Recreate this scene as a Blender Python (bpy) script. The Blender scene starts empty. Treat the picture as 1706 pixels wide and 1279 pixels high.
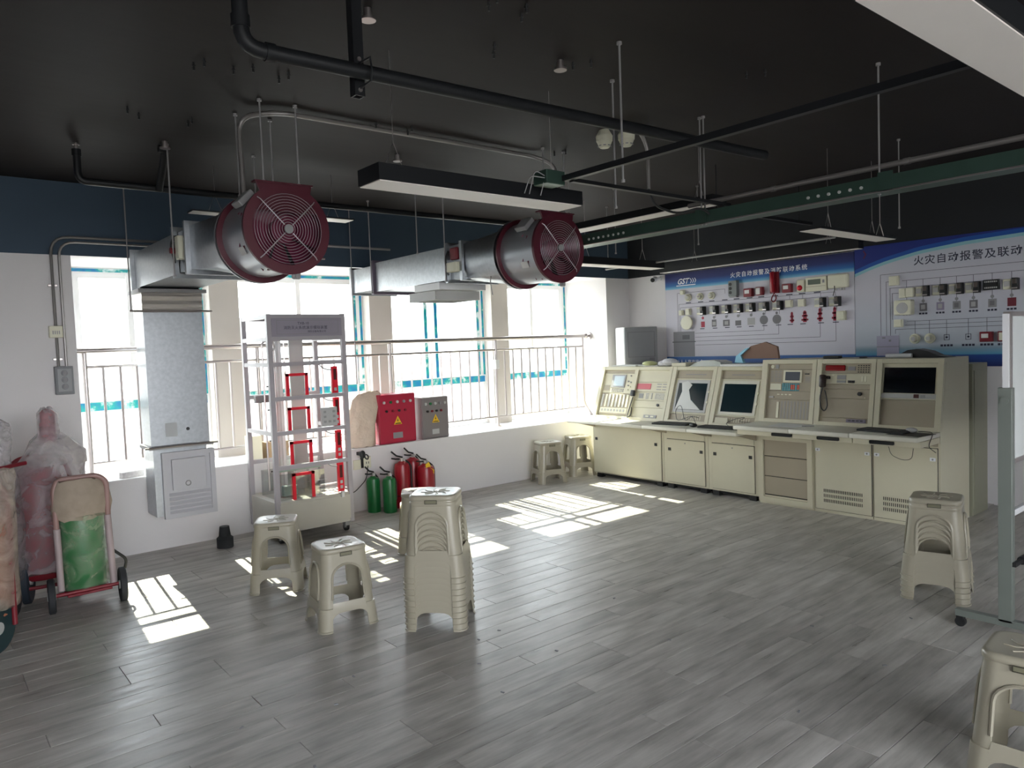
import bpy, bmesh, math, random
from mathutils import Vector, Matrix
from mathutils.geometry import tessellate_polygon
random.seed(7)
PI = math.pi
scene = bpy.context.scene
COL = scene.collection
# ------------------------------------------------------------------ camera
cam_d = bpy.data.cameras.new('camera')
cam = bpy.data.objects.new('camera', cam_d); COL.objects.link(cam)
cam_d.sensor_width = 36.0
cam_d.lens = 36.0 * 1221.2 / 1706.0
cam_d.clip_start = 0.05; cam_d.clip_end = 500
def cam_axes(yaw, pitch, roll):
    f = Vector((math.sin(yaw), math.cos(yaw), 0)); r = Vector((math.cos(yaw), -math.sin(yaw), 0)); u = Vector((0, 0, 1))
    f2 = f * math.cos(pitch) - u * math.sin(pitch); u2 = u * math.cos(pitch) + f * math.sin(pitch)
    r3 = r * math.cos(roll) + u2 * math.sin(roll); u3 = u2 * math.cos(roll) - r * math.sin(roll)
    return r3, u3, f2
r_, u_, f_ = cam_axes(math.radians(39.472), math.radians(3.042), math.radians(-2.156))
cam.matrix_world = Matrix(((r_.x, u_.x, -f_.x, 0), (r_.y, u_.y, -f_.y, 0), (r_.z, u_.z, -f_.z, 1.5), (0, 0, 0, 1)))
scene.camera = cam
# ------------------------------------------------------------------ world, sun, exposure
w = bpy.data.worlds.new('sky'); scene.world = w; w.use_nodes = True
wn = w.node_tree.nodes; wl = w.node_tree.links
bg = wn['Background']
tc = wn.new('ShaderNodeTexCoord'); sep = wn.new('ShaderNodeSeparateXYZ'); wl.new(tc.outputs['Generated'], sep.inputs[0])
cr = wn.new('ShaderNodeValToRGB'); mrz = wn.new('ShaderNodeMapRange'); mrz.inputs[1].default_value = -1.0; wl.new(sep.outputs['Z'], mrz.inputs[0]); wl.new(mrz.outputs[0], cr.inputs[0])
cr.color_ramp.elements[0].position = 0.485; cr.color_ramp.elements[0].color = (0.30, 0.30, 0.29, 1)   # hazy ground far below
ek = cr.color_ramp.elements.new(0.505); ek.color = (0.97, 0.98, 1.0, 1)
cr.color_ramp.elements[2].position = 0.9; cr.color_ramp.elements[2].color = (0.78, 0.87, 1.0, 1)
wl.new(cr.outputs[0], bg.inputs['Color']); bg.inputs['Strength'].default_value = 3.6
sun_d = bpy.data.lights.new('sun', 'SUN'); sun = bpy.data.objects.new('sun', sun_d); COL.objects.link(sun)
sun_d.energy = 6.5; sun_d.color = (1.0, 0.95, 0.76); sun_d.angle = math.radians(0.35)
sun.rotation_euler = Vector((-0.105, -1.27, -1.0)).to_track_quat('-Z', 'Y').to_euler()
scene.view_settings.view_transform = 'Standard'; scene.view_settings.look = 'None'
scene.view_settings.exposure = 1.9; scene.view_settings.gamma = 1.0
scene.view_settings.use_curve_mapping = False
# ------------------------------------------------------------------ materials
def srgb(r, g, b):
    def c(v):
        v /= 255.0
        return v / 12.92 if v <= 0.04045 else ((v + 0.055) / 1.055) ** 2.4
    return (c(r), c(g), c(b))
MATS = {}
def mat(name, col, rough=0.5, metal=0.0, var=0.0, scale=8.0, bump=0.0, bscale=60.0, emit=None, coat=0.0, vec=None, spec=0.5):
    if name in MATS: return MATS[name]
    m = bpy.data.materials.new(name); m.use_nodes = True
    nt = m.node_tree; b = nt.nodes['Principled BSDF']
    b.inputs['Roughness'].default_value = rough; b.inputs['Metallic'].default_value = metal
    b.inputs['Specular IOR Level'].default_value = spec
    b.inputs['Base Color'].default_value = (*col, 1)
    if coat: b.inputs['Coat Weight'].default_value = coat
    t = nt.nodes.new('ShaderNodeTexCoord')
    v = t.outputs['Object']
    if vec:
        mp = nt.nodes.new('ShaderNodeMapping'); mp.inputs['Scale'].default_value = vec
        nt.links.new(v, mp.inputs[0]); v = mp.outputs[0]
    n = nt.nodes.new('ShaderNodeTexNoise'); n.inputs['Scale'].default_value = scale; n.inputs['Detail'].default_value = 5
    nt.links.new(v, n.inputs['Vector'])
    vv = var if var else 0.03
    mx = nt.nodes.new('ShaderNodeMix'); mx.data_type = 'RGBA'
    mx.inputs[6].default_value = (*[c * (1 - vv) for c in col], 1); mx.inputs[7].default_value = (*[min(1, c * (1 + vv)) for c in col], 1)
    nt.links.new(n.outputs['Fac'], mx.inputs[0]); nt.links.new(mx.outputs[2], b.inputs['Base Color'])
    if bump:
        n2 = nt.nodes.new('ShaderNodeTexNoise'); n2.inputs['Scale'].default_value = bscale; n2.inputs['Detail'].default_value = 4
        nt.links.new(v, n2.inputs['Vector'])
        bp = nt.nodes.new('ShaderNodeBump'); bp.inputs['Strength'].default_value = bump; bp.inputs['Distance'].default_value = 0.01
        nt.links.new(n2.outputs['Fac'], bp.inputs['Height']); nt.links.new(bp.outputs[0], b.inputs['Normal'])
    if emit:
        b.inputs['Emission Color'].default_value = (*emit[0], 1); b.inputs['Emission Strength'].default_value = emit[1]
    MATS[name] = m
    return m
def paint_split(name, low, high, zsplit, rough=0.75):
    m = bpy.data.materials.new(name); m.use_nodes = True; nt = m.node_tree; b = nt.nodes['Principled BSDF']
    b.inputs['Roughness'].default_value = rough
    g = nt.nodes.new('ShaderNodeNewGeometry'); s = nt.nodes.new('ShaderNodeSeparateXYZ'); nt.links.new(g.outputs['Position'], s.inputs[0])
    c = nt.nodes.new('ShaderNodeMath'); c.operation = 'GREATER_THAN'; c.inputs[1].default_value = zsplit; nt.links.new(s.outputs['Z'], c.inputs[0])
    n = nt.nodes.new('ShaderNodeTexNoise'); n.inputs['Scale'].default_value = 1.3; n.inputs['Detail'].default_value = 6; nt.links.new(g.outputs['Position'], n.inputs['Vector'])
    def two(col, v):
        mx = nt.nodes.new('ShaderNodeMix'); mx.data_type = 'RGBA'
        mx.inputs[6].default_value = (*[q * (1 - v) for q in col], 1); mx.inputs[7].default_value = (*[q * (1 + v) for q in col], 1)
        nt.links.new(n.outputs['Fac'], mx.inputs[0]); return mx.outputs[2]
    mx = nt.nodes.new('ShaderNodeMix'); mx.data_type = 'RGBA'
    nt.links.new(c.outputs[0], mx.inputs[0]); nt.links.new(two(low, 0.05), mx.inputs[6]); nt.links.new(two(high, 0.2), mx.inputs[7])
    nt.links.new(mx.outputs[2], b.inputs['Base Color'])
    n2 = nt.nodes.new('ShaderNodeTexNoise'); n2.inputs['Scale'].default_value = 90; nt.links.new(g.outputs['Position'], n2.inputs['Vector'])
    bp = nt.nodes.new('ShaderNodeBump'); bp.inputs['Strength'].default_value = 0.06; bp.inputs['Distance'].default_value = 0.01
    nt.links.new(n2.outputs['Fac'], bp.inputs['Height']); nt.links.new(bp.outputs[0], b.inputs['Normal'])
    return m
M_WALL = paint_split('wall_paint', (0.75, 0.73, 0.735), (0.045, 0.075, 0.112), 2.272)
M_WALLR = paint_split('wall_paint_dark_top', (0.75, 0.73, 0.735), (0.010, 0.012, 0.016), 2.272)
M_CEIL = mat('ceiling_paint', (0.020, 0.0165, 0.016), 0.6, spec=0.12, var=0.35, scale=0.9, bump=0.35, bscale=1.6, vec=(0.6, 2.0, 1))
M_WHITE = mat('white_plaster', (0.47, 0.44, 0.41), 0.7, bump=0.05, bscale=80)
M_ALU = mat('white_aluminium', (0.78, 0.79, 0.80), 0.4)
M_STEEL = mat('stainless_steel', (0.46, 0.42, 0.41), 0.3, 0.9, var=0.08)
M_ROD = mat('zinc_rod', (0.30, 0.29, 0.29), 0.45, 0.2)
M_COND = mat('zinc_conduit', (0.26, 0.245, 0.235), 0.3, 0.4)
M_BEIGE = mat('beige_metal', srgb(205, 200, 176), 0.45, bump=0.03, bscale=200, var=0.02)
M_BEIGE2 = mat('beige_panel', srgb(166, 156, 136), 0.5, var=0.04)
M_BEIGE3 = mat('pale_desk_laminate', srgb(214, 212, 198), 0.4)
M_DARKGAP = mat('dark_recess', (0.02, 0.02, 0.02), 0.8)
M_BLACK = mat('black_plastic', (0.015, 0.016, 0.017), 0.45)
M_BLACKM = mat('black_painted_steel', (0.012, 0.013, 0.015), 0.45, spec=0.3)
M_RUBBER = mat('rubber', (0.02, 0.022, 0.026), 0.75)
M_GRAYP = mat('grey_plastic', (0.30, 0.30, 0.30), 0.5)
M_LGRAY = mat('light_grey_plastic', (0.48, 0.48, 0.47), 0.5)
M_SILK = mat('printed_grey', (0.25, 0.25, 0.26), 0.6)
M_SCREEN = mat('dark_screen', (0.010, 0.022, 0.028), 0.12)
M_LCD = mat('lcd_glass', (0.33, 0.42, 0.42), 0.2)
M_RED = mat('red_paint', srgb(150, 20, 36), 0.3, var=0.05)
M_REDL = mat('bright_red_plastic', srgb(225, 22, 48), 0.4)
M_DRED = mat('dark_red_paint', srgb(122, 24, 38), 0.45, var=0.1)
M_GREEN = mat('green_paint', srgb(22, 104, 54), 0.3, var=0.05)
M_YEL = mat('yellow_sticker', srgb(235, 190, 40), 0.5)
M_PAPER = mat('paper', (0.74, 0.74, 0.72), 0.8)
M_TEXTD = mat('dark_print', (0.02, 0.022, 0.05), 0.6)
M_TEXTW = mat('white_print', (0.85, 0.87, 0.9), 0.6)
M_CREAM = mat('cream_plastic', srgb(222, 220, 198), 0.45)
M_STOOL = mat('stool_plastic', srgb(164, 158, 140), 0.33, var=0.03, coat=0.15)
M_GALV = mat('galvanised_steel', (0.40, 0.42, 0.44), 0.38, 1.0, var=0.22, scale=38, bump=0.04, bscale=9)
M_CANVAS = mat('foil_connector', (0.62, 0.58, 0.54), 0.35, 0.8, var=0.2, bump=0.8, bscale=10, vec=(0.4, 0.4, 5))
M_FANTUBE = mat('fan_housing_paint', (0.42, 0.44, 0.47), 0.3, 0.6, var=0.06)
M_WIRE = mat('grille_wire', (0.62, 0.58, 0.62), 0.35, 0.6)
M_TRAY = mat('green_tray_steel', (0.05, 0.095, 0.075), 0.4, 0.5, var=0.2)
M_DIFF = mat('light_diffuser', (0.88, 0.83, 0.78), 0.5)
M_NAVY = mat('navy_print', (0.01, 0.05, 0.17), 0.5)
M_CARD = mat('cardboard', srgb(176, 150, 120), 0.8, var=0.08)
M_WB = mat('whiteboard_face', (0.72, 0.76, 0.75), 0.25)
M_GSTEEL = mat('grey_green_steel', (0.22, 0.245, 0.222), 0.4, 0.3)
M_PINK = mat('pinkish_foam', srgb(170, 140, 128), 0.8, var=0.15, scale=12)

def film_mat(name, tint, alpha, rough=0.35):
    m = bpy.data.materials.new(name); m.use_nodes = True; nt = m.node_tree; nt.nodes.clear()
    out = nt.nodes.new('ShaderNodeOutputMaterial'); tr = nt.nodes.new('ShaderNodeBsdfTransparent')
    pb = nt.nodes.new('ShaderNodeBsdfPrincipled'); pb.inputs['Base Color'].default_value = (*tint, 1); pb.inputs['Roughness'].default_value = rough
    tl = nt.nodes.new('ShaderNodeBsdfTranslucent'); tl.inputs['Color'].default_value = (*tint, 1)
    mx0 = nt.nodes.new('ShaderNodeMixShader'); mx0.inputs[0].default_value = 0.35
    nt.links.new(pb.outputs[0], mx0.inputs[1]); nt.links.new(tl.outputs[0], mx0.inputs[2])
    t = nt.nodes.new('ShaderNodeTexCoord'); n = nt.nodes.new('ShaderNodeTexNoise'); n.inputs['Scale'].default_value = 7; n.inputs['Detail'].default_value = 6; n.inputs['Distortion'].default_value = 1.5
    nt.links.new(t.outputs['Object'], n.inputs['Vector'])
    mr = nt.nodes.new('ShaderNodeMapRange'); mr.inputs[1].default_value = 0.35; mr.inputs[2].default_value = 0.7
    mr.inputs[3].default_value = max(0.0, alpha - 0.25); mr.inputs[4].default_value = min(1.0, alpha + 0.25)
    nt.links.new(n.outputs['Fac'], mr.inputs[0])
    bp = nt.nodes.new('ShaderNodeBump'); bp.inputs['Strength'].default_value = 1.0; bp.inputs['Distance'].default_value = 0.03
    nt.links.new(n.outputs['Fac'], bp.inputs['Height']); nt.links.new(bp.outputs[0], pb.inputs['Normal'])
    mx = nt.nodes.new('ShaderNodeMixShader'); nt.links.new(mr.outputs[0], mx.inputs[0])
    nt.links.new(tr.outputs[0], mx.inputs[1]); nt.links.new(mx0.outputs[0], mx.inputs[2]); nt.links.new(mx.outputs[0], out.inputs[0])
    return m
M_FILM = film_mat('clear_plastic_film', (0.58, 0.54, 0.56), 0.42)
M_FILMT = film_mat('thin_plastic_film', (0.78, 0.76, 0.74), 0.22, 0.25)
M_BUBBLE = film_mat('milky_plastic_bag', (0.66, 0.62, 0.60), 0.6)
def glass_mat(name, tint, refl):
    m = bpy.data.materials.new(name); m.use_nodes = True; nt = m.node_tree; nt.nodes.clear()
    out = nt.nodes.new('ShaderNodeOutputMaterial'); tr = nt.nodes.new('ShaderNodeBsdfTransparent'); tr.inputs[0].default_value = (*tint, 1)
    gl = nt.nodes.new('ShaderNodeBsdfGlossy'); gl.inputs['Roughness'].default_value = 0.02
    n = nt.nodes.new('ShaderNodeTexNoise'); n.inputs['Scale'].default_value = 2
    mr = nt.nodes.new('ShaderNodeMapRange'); mr.inputs[3].default_value = refl * 0.7; mr.inputs[4].default_value = refl * 1.3; nt.links.new(n.outputs['Fac'], mr.inputs[0])
    mx = nt.nodes.new('ShaderNodeMixShader'); nt.links.new(mr.outputs[0], mx.inputs[0]); nt.links.new(tr.outputs[0], mx.inputs[1]); nt.links.new(gl.outputs[0], mx.inputs[2]); nt.links.new(mx.outputs[0], out.inputs[0])
    return m
M_GLASS = glass_mat('window_glass', (0.96, 0.98, 0.97), 0.06)
M_ACRYL = glass_mat('clear_acrylic', (0.90, 0.91, 0.91), 0.12)
def tape_mat():
    m = bpy.data.materials.new('teal_protective_film'); m.use_nodes = True; nt = m.node_tree; b = nt.nodes['Principled BSDF']
    t = nt.nodes.new('ShaderNodeNewGeometry'); mp = nt.nodes.new('ShaderNodeMapping'); mp.inputs['Scale'].default_value = (9, 9, 9)
    nt.links.new(t.outputs['Position'], mp.inputs[0]); n = nt.nodes.new('ShaderNodeTexNoise'); n.inputs['Scale'].default_value = 1.2; n.inputs['Detail'].default_value = 5
    nt.links.new(mp.outputs[0], n.inputs['Vector']); r = nt.nodes.new('ShaderNodeValToRGB')
    e = r.color_ramp.elements; e[0].position = 0.38; e[0].color = (*srgb(20, 120, 175), 1); e[1].position = 0.66; e[1].color = (*srgb(220, 235, 238), 1)
    k = r.color_ramp.elements.new(0.55); k.color = (*srgb(25, 165, 160), 1)
    nt.links.new(n.outputs['Fac'], r.inputs[0]); nt.links.new(r.outputs[0], b.inputs['Base Color']); b.inputs['Roughness'].default_value = 0.4
    return m
M_TAPE = tape_mat()
def plank_mat():
    m = bpy.data.materials.new('grey_wood_plank'); m.use_nodes = True; nt = m.node_tree; b = nt.nodes['Principled BSDF']; L = nt.links
    oi = nt.nodes.new('ShaderNodeObjectInfo'); g = nt.nodes.new('ShaderNodeNewGeometry')
    wn_ = nt.nodes.new('ShaderNodeTexWhiteNoise'); wn_.noise_dimensions = '1D'; L.new(oi.outputs['Random'], wn_.inputs['W'])
    sc = nt.nodes.new('ShaderNodeVectorMath'); sc.operation = 'SCALE'; sc.inputs['Scale'].default_value = 7.0; L.new(wn_.outputs['Color'], sc.inputs[0])
    ad = nt.nodes.new('ShaderNodeVectorMath'); ad.operation = 'ADD'; L.new(g.outputs['Position'], ad.inputs[0]); L.new(sc.outputs[0], ad.inputs[1])
    mp = nt.nodes.new('ShaderNodeMapping'); mp.inputs['Scale'].default_value = (2.2, 26, 1); L.new(ad.outputs[0], mp.inputs[0])
    n = nt.nodes.new('ShaderNodeTexNoise'); n.inputs['Scale'].default_value = 1.0; n.inputs['Detail'].default_value = 8; n.inputs['Roughness'].default_value = 0.65; L.new(mp.outputs[0], n.inputs['Vector'])
    mp2 = nt.nodes.new('ShaderNodeMapping'); mp2.inputs['Scale'].default_value = (1.6, 5, 1); L.new(ad.outputs[0], mp2.inputs[0])
    n2 = nt.nodes.new('ShaderNodeTexNoise'); n2.inputs['Scale'].default_value = 2.0; n2.inputs['Detail'].default_value = 4; L.new(mp2.outputs[0], n2.inputs['Vector'])
    ma = nt.nodes.new('ShaderNodeMath'); ma.operation = 'MULTIPLY_ADD'; ma.inputs[1].default_value = 0.5; L.new(n.outputs['Fac'], ma.inputs[0])
    mb_ = nt.nodes.new('ShaderNodeMath'); mb_.operation = 'MULTIPLY'; mb_.inputs[1].default_value = 0.5; L.new(n2.outputs['Fac'], mb_.inputs[0]); L.new(mb_.outputs[0], ma.inputs[2])
    r = nt.nodes.new('ShaderNodeValToRGB'); e = r.color_ramp.elements
    e[0].position = 0.36; e[0].color = (*srgb(150, 146, 140), 1); e[1].position = 0.64; e[1].color = (*srgb(202, 198, 192), 1)
    L.new(ma.outputs[0], r.inputs[0])
    hv = nt.nodes.new('ShaderNodeHueSaturation'); mr = nt.nodes.new('ShaderNodeMapRange'); mr.inputs[3].default_value = 0.88; mr.inputs[4].default_value = 1.1
    L.new(oi.outputs['Random'], mr.inputs[0]); L.new(mr.outputs[0], hv.inputs['Value']); L.new(r.outputs[0], hv.inputs['Color']); L.new(hv.outputs[0], b.inputs['Base Color'])
    mr2 = nt.nodes.new('ShaderNodeMapRange'); mr2.inputs[1].default_value = 0.3; mr2.inputs[2].default_value = 0.7; mr2.inputs[3].default_value = 0.26; mr2.inputs[4].default_value = 0.44
    L.new(n.outputs['Fac'], mr2.inputs[0]); L.new(mr2.outputs[0], b.inputs['Roughness'])
    bp = nt.nodes.new('ShaderNodeBump'); bp.inputs['Strength'].default_value = 0.12; bp.inputs['Distance'].default_value = 0.004; L.new(n.outputs['Fac'], bp.inputs['Height']); L.new(bp.outputs[0], b.inputs['Normal'])
    return m
M_PLANK = plank_mat(); M_PLANK.node_tree.nodes['Principled BSDF'].inputs['Specular IOR Level'].default_value = 0.3

# ------------------------------------------------------------------ mesh helpers
class MB:
    """collects geometry (world coordinates) and links it as one mesh object, stored relative to its thing's base"""
    def __init__(s): s.bm = bmesh.new()
    def _place(s, vs, M):
        for v in vs: v.co = M @ v.co
        return s
    def obox(s, o, ux, uy, uz, u, v, n, bev=0.0):
        o, ux, uy, uz = Vector(o), Vector(ux), Vector(uy), Vector(uz)
        c = [s.bm.verts.new(o + ux * a + uy * b + uz * d) for a in u for b in v for d in n]
        fs = [(0, 1, 3, 2), (4, 6, 7, 5), (0, 4, 5, 1), (2, 3, 7, 6), (0, 2, 6, 4), (1, 5, 7, 3)]
        new = [s.bm.faces.new([c[i] for i in f]) for f in fs]
        bmesh.ops.recalc_face_normals(s.bm, faces=new)
        if bev:
            es = {e for f in new for e in f.edges}
            bmesh.ops.bevel(s.bm, geom=list(es), offset=bev, segments=2, affect='EDGES', profile=0.5)
        return s
    def box(s, x, y, z, bev=0.0):
        return s.obox((0, 0, 0), (1, 0, 0), (0, 1, 0), (0, 0, 1), x, y, z, bev)
    def cyl(s, p, q, r, r2=None, seg=16, caps=True):
        p, q = Vector(p), Vector(q); d = q - p
        if r2 is None: r2 = r
        ret = bmesh.ops.create_cone(s.bm, cap_ends=caps, segments=seg, radius1=r, radius2=r2, depth=d.length)
        M = Matrix.Translation((p + q) / 2) @ d.to_track_quat('Z', 'Y').to_matrix().to_4x4()
        return s._place(ret['verts'], M)
    def ring(s, c, ax, R, r, seg=40, ms=6):
        c = Vector(c); q = Vector(ax).to_track_quat('Z', 'Y').to_matrix()
        vs = []
        for i in range(seg):
            a = 2 * PI * i / seg
            vs.append([s.bm.verts.new(c + q @ Vector(((R + r * math.cos(b)) * math.cos(a), (R + r * math.cos(b)) * math.sin(a), r * math.sin(b)))) for b in [2 * PI * j / ms for j in range(ms)]])
        for i in range(seg):
            for j in range(ms):
                s.bm.faces.new([vs[i][j], vs[(i + 1) % seg][j], vs[(i + 1) % seg][(j + 1) % ms], vs[i][(j + 1) % ms]])
        return s
    def lathe(s, c, ax, prof, seg=28, caps=True, sweep=2 * PI, flip=False):
        c = Vector(c); q = Vector(ax).to_track_quat('Z', 'Y').to_matrix(); rows = []
        for (r, h) in prof:
            rows.append([s.bm.verts.new(c + q @ Vector((r * math.cos(2 * PI * i / seg), r * math.sin(2 * PI * i / seg), h))) for i in range(seg)])
        fs = []
        for a, b in zip(rows, rows[1:]):
            for i in range(seg):
                fs.append(s.bm.faces.new([a[i], a[(i + 1) % seg], b[(i + 1) % seg], b[i]]))
        if caps:
            fs.append(s.bm.faces.new(rows[0][::-1])); fs.append(s.bm.faces.new(rows[-1]))
        bmesh.ops.recalc_face_normals(s.bm, faces=fs)
        return s
    def tube(s, pts, r, seg=10, round_=0.0, closed=False, caps=True):
        P = [Vector(p) for p in pts]
        if round_ > 0:
            Q = [P[0]]
            for a, b, c in zip(P, P[1:], P[2:]):
                d1 = (a - b); d2 = (c - b); k = min(round_, d1.length * .49, d2.length * .49)
                p1 = b + d1.normalized() * k; p2 = b + d2.normalized() * k
                for t in (0, .2, .4, .6, .8, 1): Q.append(p1 * (1 - t) ** 2 + b * 2 * t * (1 - t) + p2 * t * t)
            Q.append(P[-1]); P = Q
        n = len(P); rows = []
        up = None
        for i in range(n):
            if closed: d = P[(i + 1) % n] - P[i - 1]
            else: d = (P[min(i + 1, n - 1)] - P[max(i - 1, 0)])
            d.normalize()
            if up is None:
                up = Vector((0, 0, 1)) if abs(d.z) < 0.9 else Vector((1, 0, 0))
            x = d.cross(up)
            if x.length < 1e-4: x = d.cross(Vector((0, 1, 0)))
            x.normalize(); up = x.cross(d).normalized()
            rr = r[i] if isinstance(r, (list, tuple)) and len(r) == n else (r if not isinstance(r, (list, tuple)) else r[0])
            rows.append([s.bm.verts.new(P[i] + (x * math.cos(2 * PI * j / seg) + up * math.sin(2 * PI * j / seg)) * rr) for j in range(seg)])
        fs = []
        rng = range(n) if closed else range(n - 1)
        for i in rng:
            a, b = rows[i], rows[(i + 1) % n]
            for j in range(seg): fs.append(s.bm.faces.new([a[j], a[(j + 1) % seg], b[(j + 1) % seg], b[j]]))
        if not closed and caps:
            fs.append(s.bm.faces.new(rows[0][::-1])); fs.append(s.bm.faces.new(rows[-1]))
        bmesh.ops.recalc_face_normals(s.bm, faces=fs)
        return s
    def prism(s, poly, o, ux, uy, un, n0, n1):
        """extrude the 2D polygon poly (ux, uy axes) from n0 to n1 along un"""
        o, ux, uy, un = Vector(o), Vector(ux), Vector(uy), Vector(un)
        a = [s.bm.verts.new(o + ux * p[0] + uy * p[1] + un * n0) for p in poly]
        b = [s.bm.verts.new(o + ux * p[0] + uy * p[1] + un * n1) for p in poly]
        fs = []; k = len(poly)
        for t in tessellate_polygon([[Vector((p[0], p[1], 0)) for p in poly]]):
            try:
                fs.append(s.bm.faces.new([a[i] for i in t])); fs.append(s.bm.faces.new([b[i] for i in t[::-1]]))
            except ValueError: pass
        for i in range(k): fs.append(s.bm.faces.new([a[i], a[(i + 1) % k], b[(i + 1) % k], b[i]]))
        bmesh.ops.recalc_face_normals(s.bm, faces=fs)
        return s
    def frame(s, o, ux, uy, un, u, v, n, t):
        """rectangular picture-frame ring of width t"""
        s.obox(o, ux, uy, un, (u[0], u[1]), (v[0], v[0] + t), n); s.obox(o, ux, uy, un, (u[0], u[1]), (v[1] - t, v[1]), n)
        s.obox(o, ux, uy, un, (u[0], u[0] + t), (v[0] + t, v[1] - t), n); s.obox(o, ux, uy, un, (u[1] - t, u[1]), (v[0] + t, v[1] - t), n)
        return s
    def sphere(s, c, r, sx=1, sy=1, sz=1, seg=16):
        ret = bmesh.ops.create_uvsphere(s.bm, u_segments=seg, v_segments=max(6, seg // 2), radius=r)
        return s._place(ret['verts'], Matrix.Translation(Vector(c)) @ Matrix.Diagonal((sx, sy, sz, 1)))
    def build(s, name, material, parent=None, smooth=False, label=None, **kw):
        org = parent_origin(parent) if parent is not None else Matrix()
        me = bpy.data.meshes.new(name)
        if parent is not None:
            inv = org.inverted()
            for v in s.bm.verts: v.co = inv @ v.co
        elif kw.get('base') is not None:
            T = Matrix.Translation(-Vector(kw['base']))
            for v in s.bm.verts: v.co = T @ v.co
        s.bm.to_mesh(me); s.bm.free()
        if smooth:
            for p in me.polygons: p.use_smooth = True
            me.set_sharp_from_angle(angle=math.radians(smooth if smooth is not True else 40))
        me.materials.append(material)
        o = bpy.data.objects.new(name, me); COL.objects.link(o)
        if parent is not None: o.parent = parent
        elif kw.get('base') is not None: o.location = kw['base']
        if label: o['label'] = label
        if kw.get('kind'): o['kind'] = kw['kind']
        return o
def parent_origin(p):
    M = Matrix()
    while p is not None:
        M = (Matrix.Translation(p.location) @ p.rotation_euler.to_matrix().to_4x4()) @ M
        p = p.parent
    return M
def tag(o, label, cat, group=None):
    o['label'] = label; o['category'] = cat
    if group: o['group'] = group
    return o
def thing(name, label, cat, loc=(0, 0, 0), rz=0, group=None):
    o = bpy.data.objects.new(name, None); COL.objects.link(o); o.location = loc; o.rotation_euler = (0, 0, rz); o.empty_display_size = 0.1
    return tag(o, label, cat, group)
def struct_empty(name, loc):
    o = bpy.data.objects.new(name, None); COL.objects.link(o); o.location = loc; o['kind'] = 'structure'; return o
def copy_tree(o, parent=None):
    c = o.copy(); COL.objects.link(c); c.parent = parent
    for ch in list(o.children): copy_tree(ch, c)
    return c
def text_bm(s, size, o, ux, uy, un, bold=0.0, align='LEFT', squash=1.0, shear=0.0, depth=0.0008, space=1.0):
    cu = bpy.data.curves.new('lettering', 'FONT'); cu.body = s; cu.size = size; cu.align_x = align; cu.offset = bold; cu.shear = shear; cu.space_character = space
    cu.extrude = 0.0; cu.resolution_u = 3
    ob = bpy.data.objects.new('lettering', cu); COL.objects.link(ob)
    dg = bpy.context.evaluated_depsgraph_get(); me = bpy.data.meshes.new_from_object(ob.evaluated_get(dg))
    b = MB(); b.bm.from_mesh(me)
    bpy.data.objects.remove(ob); bpy.data.curves.remove(cu); bpy.data.meshes.remove(me)
    o, ux, uy, un = Vector(o), Vector(ux), Vector(uy), Vector(un)
    for v in b.bm.verts: v.co = o + ux * (v.co.x * squash) + uy * v.co.y + un * depth
    return b
XP = (1, 0, 0); YP = (0, 1, 0); ZP = (0, 0, 1)
# ================================================================== SETTING
CEIL = 2.8; XW = 7.04; YW = 6.18; X0 = -2.6; Y0 = -3.2
def struct(name, mb, m, **kw):
    return mb.build(name, m, kind='structure', **kw)
ZS = 0.587      # sill height
ZH = 2.27       # underside of the window head
# floor with planks
floor = struct('floor', MB().box((X0, XW), (Y0, YW), (-0.12, -0.009)), M_DARKGAP)
PW, PL = 0.1285, 1.11
def plank_me(length):
    b = MB(); g = 0.0009; c = 0.0014
    x0, x1, y0, y1 = g, length - g, g, PW - g
    lo = [b.bm.verts.new(p) for p in ((x0, y0, -0.009), (x1, y0, -0.009), (x1, y1, -0.009), (x0, y1, -0.009))]
    md = [b.bm.verts.new((v.co.x, v.co.y, -c)) for v in lo]
    tp = [b.bm.verts.new(p) for p in ((x0 + c, y0 + c, 0), (x1 - c, y0 + c, 0), (x1 - c, y1 - c, 0), (x0 + c, y1 - c, 0))]
    for A, B in ((lo, md), (md, tp)):
        for i in range(4): b.bm.faces.new([A[i], A[(i + 1) % 4], B[(i + 1) % 4], B[i]])
    b.bm.faces.new(tp)
    me = bpy.data.meshes.new('plank'); b.bm.to_mesh(me); b.bm.free(); me.materials.append(M_PLANK)
    return me
planks = []
rows = range(int(math.floor(Y0 / PW)), int(math.ceil(YW / PW)) + 1)
rr = random.Random(3)
for row in rows:
    y = 3.33 + (row - 25) * PW
    if y > YW - 0.01 or y < Y0: continue
    ln_y = min(PW, YW - y)
    off = 0.71 - 0.37 * rr.choice((0, 1, 2, 1))
    x = off - PL * 4
    while x < XW:
        a, b_ = max(x, X0), min(x + PL, XW)
        if b_ - a > 0.05: planks.append((a, b_, y, ln_y))
        x += PL
def in_view(a, b_, y):
    best = 0
    for px in (a + .05, (a + b_) / 2, b_ - .05):
        d = Vector((px, y + PW / 2, 0)) - Vector((0, 0, 1.5)); z = d.dot(f_)
        if z < 0.3: continue
        sx = d.dot(r_) / z * 1221; sy = d.dot(u_) / z * 1221
        if abs(sx) < 900 and abs(sy) < 680: best = max(best, 1 / z)
    return best
sc_ = sorted(planks, key=lambda p: -in_view(p[0], p[1], p[2]))
meshes = {}
rest = MB()
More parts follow.
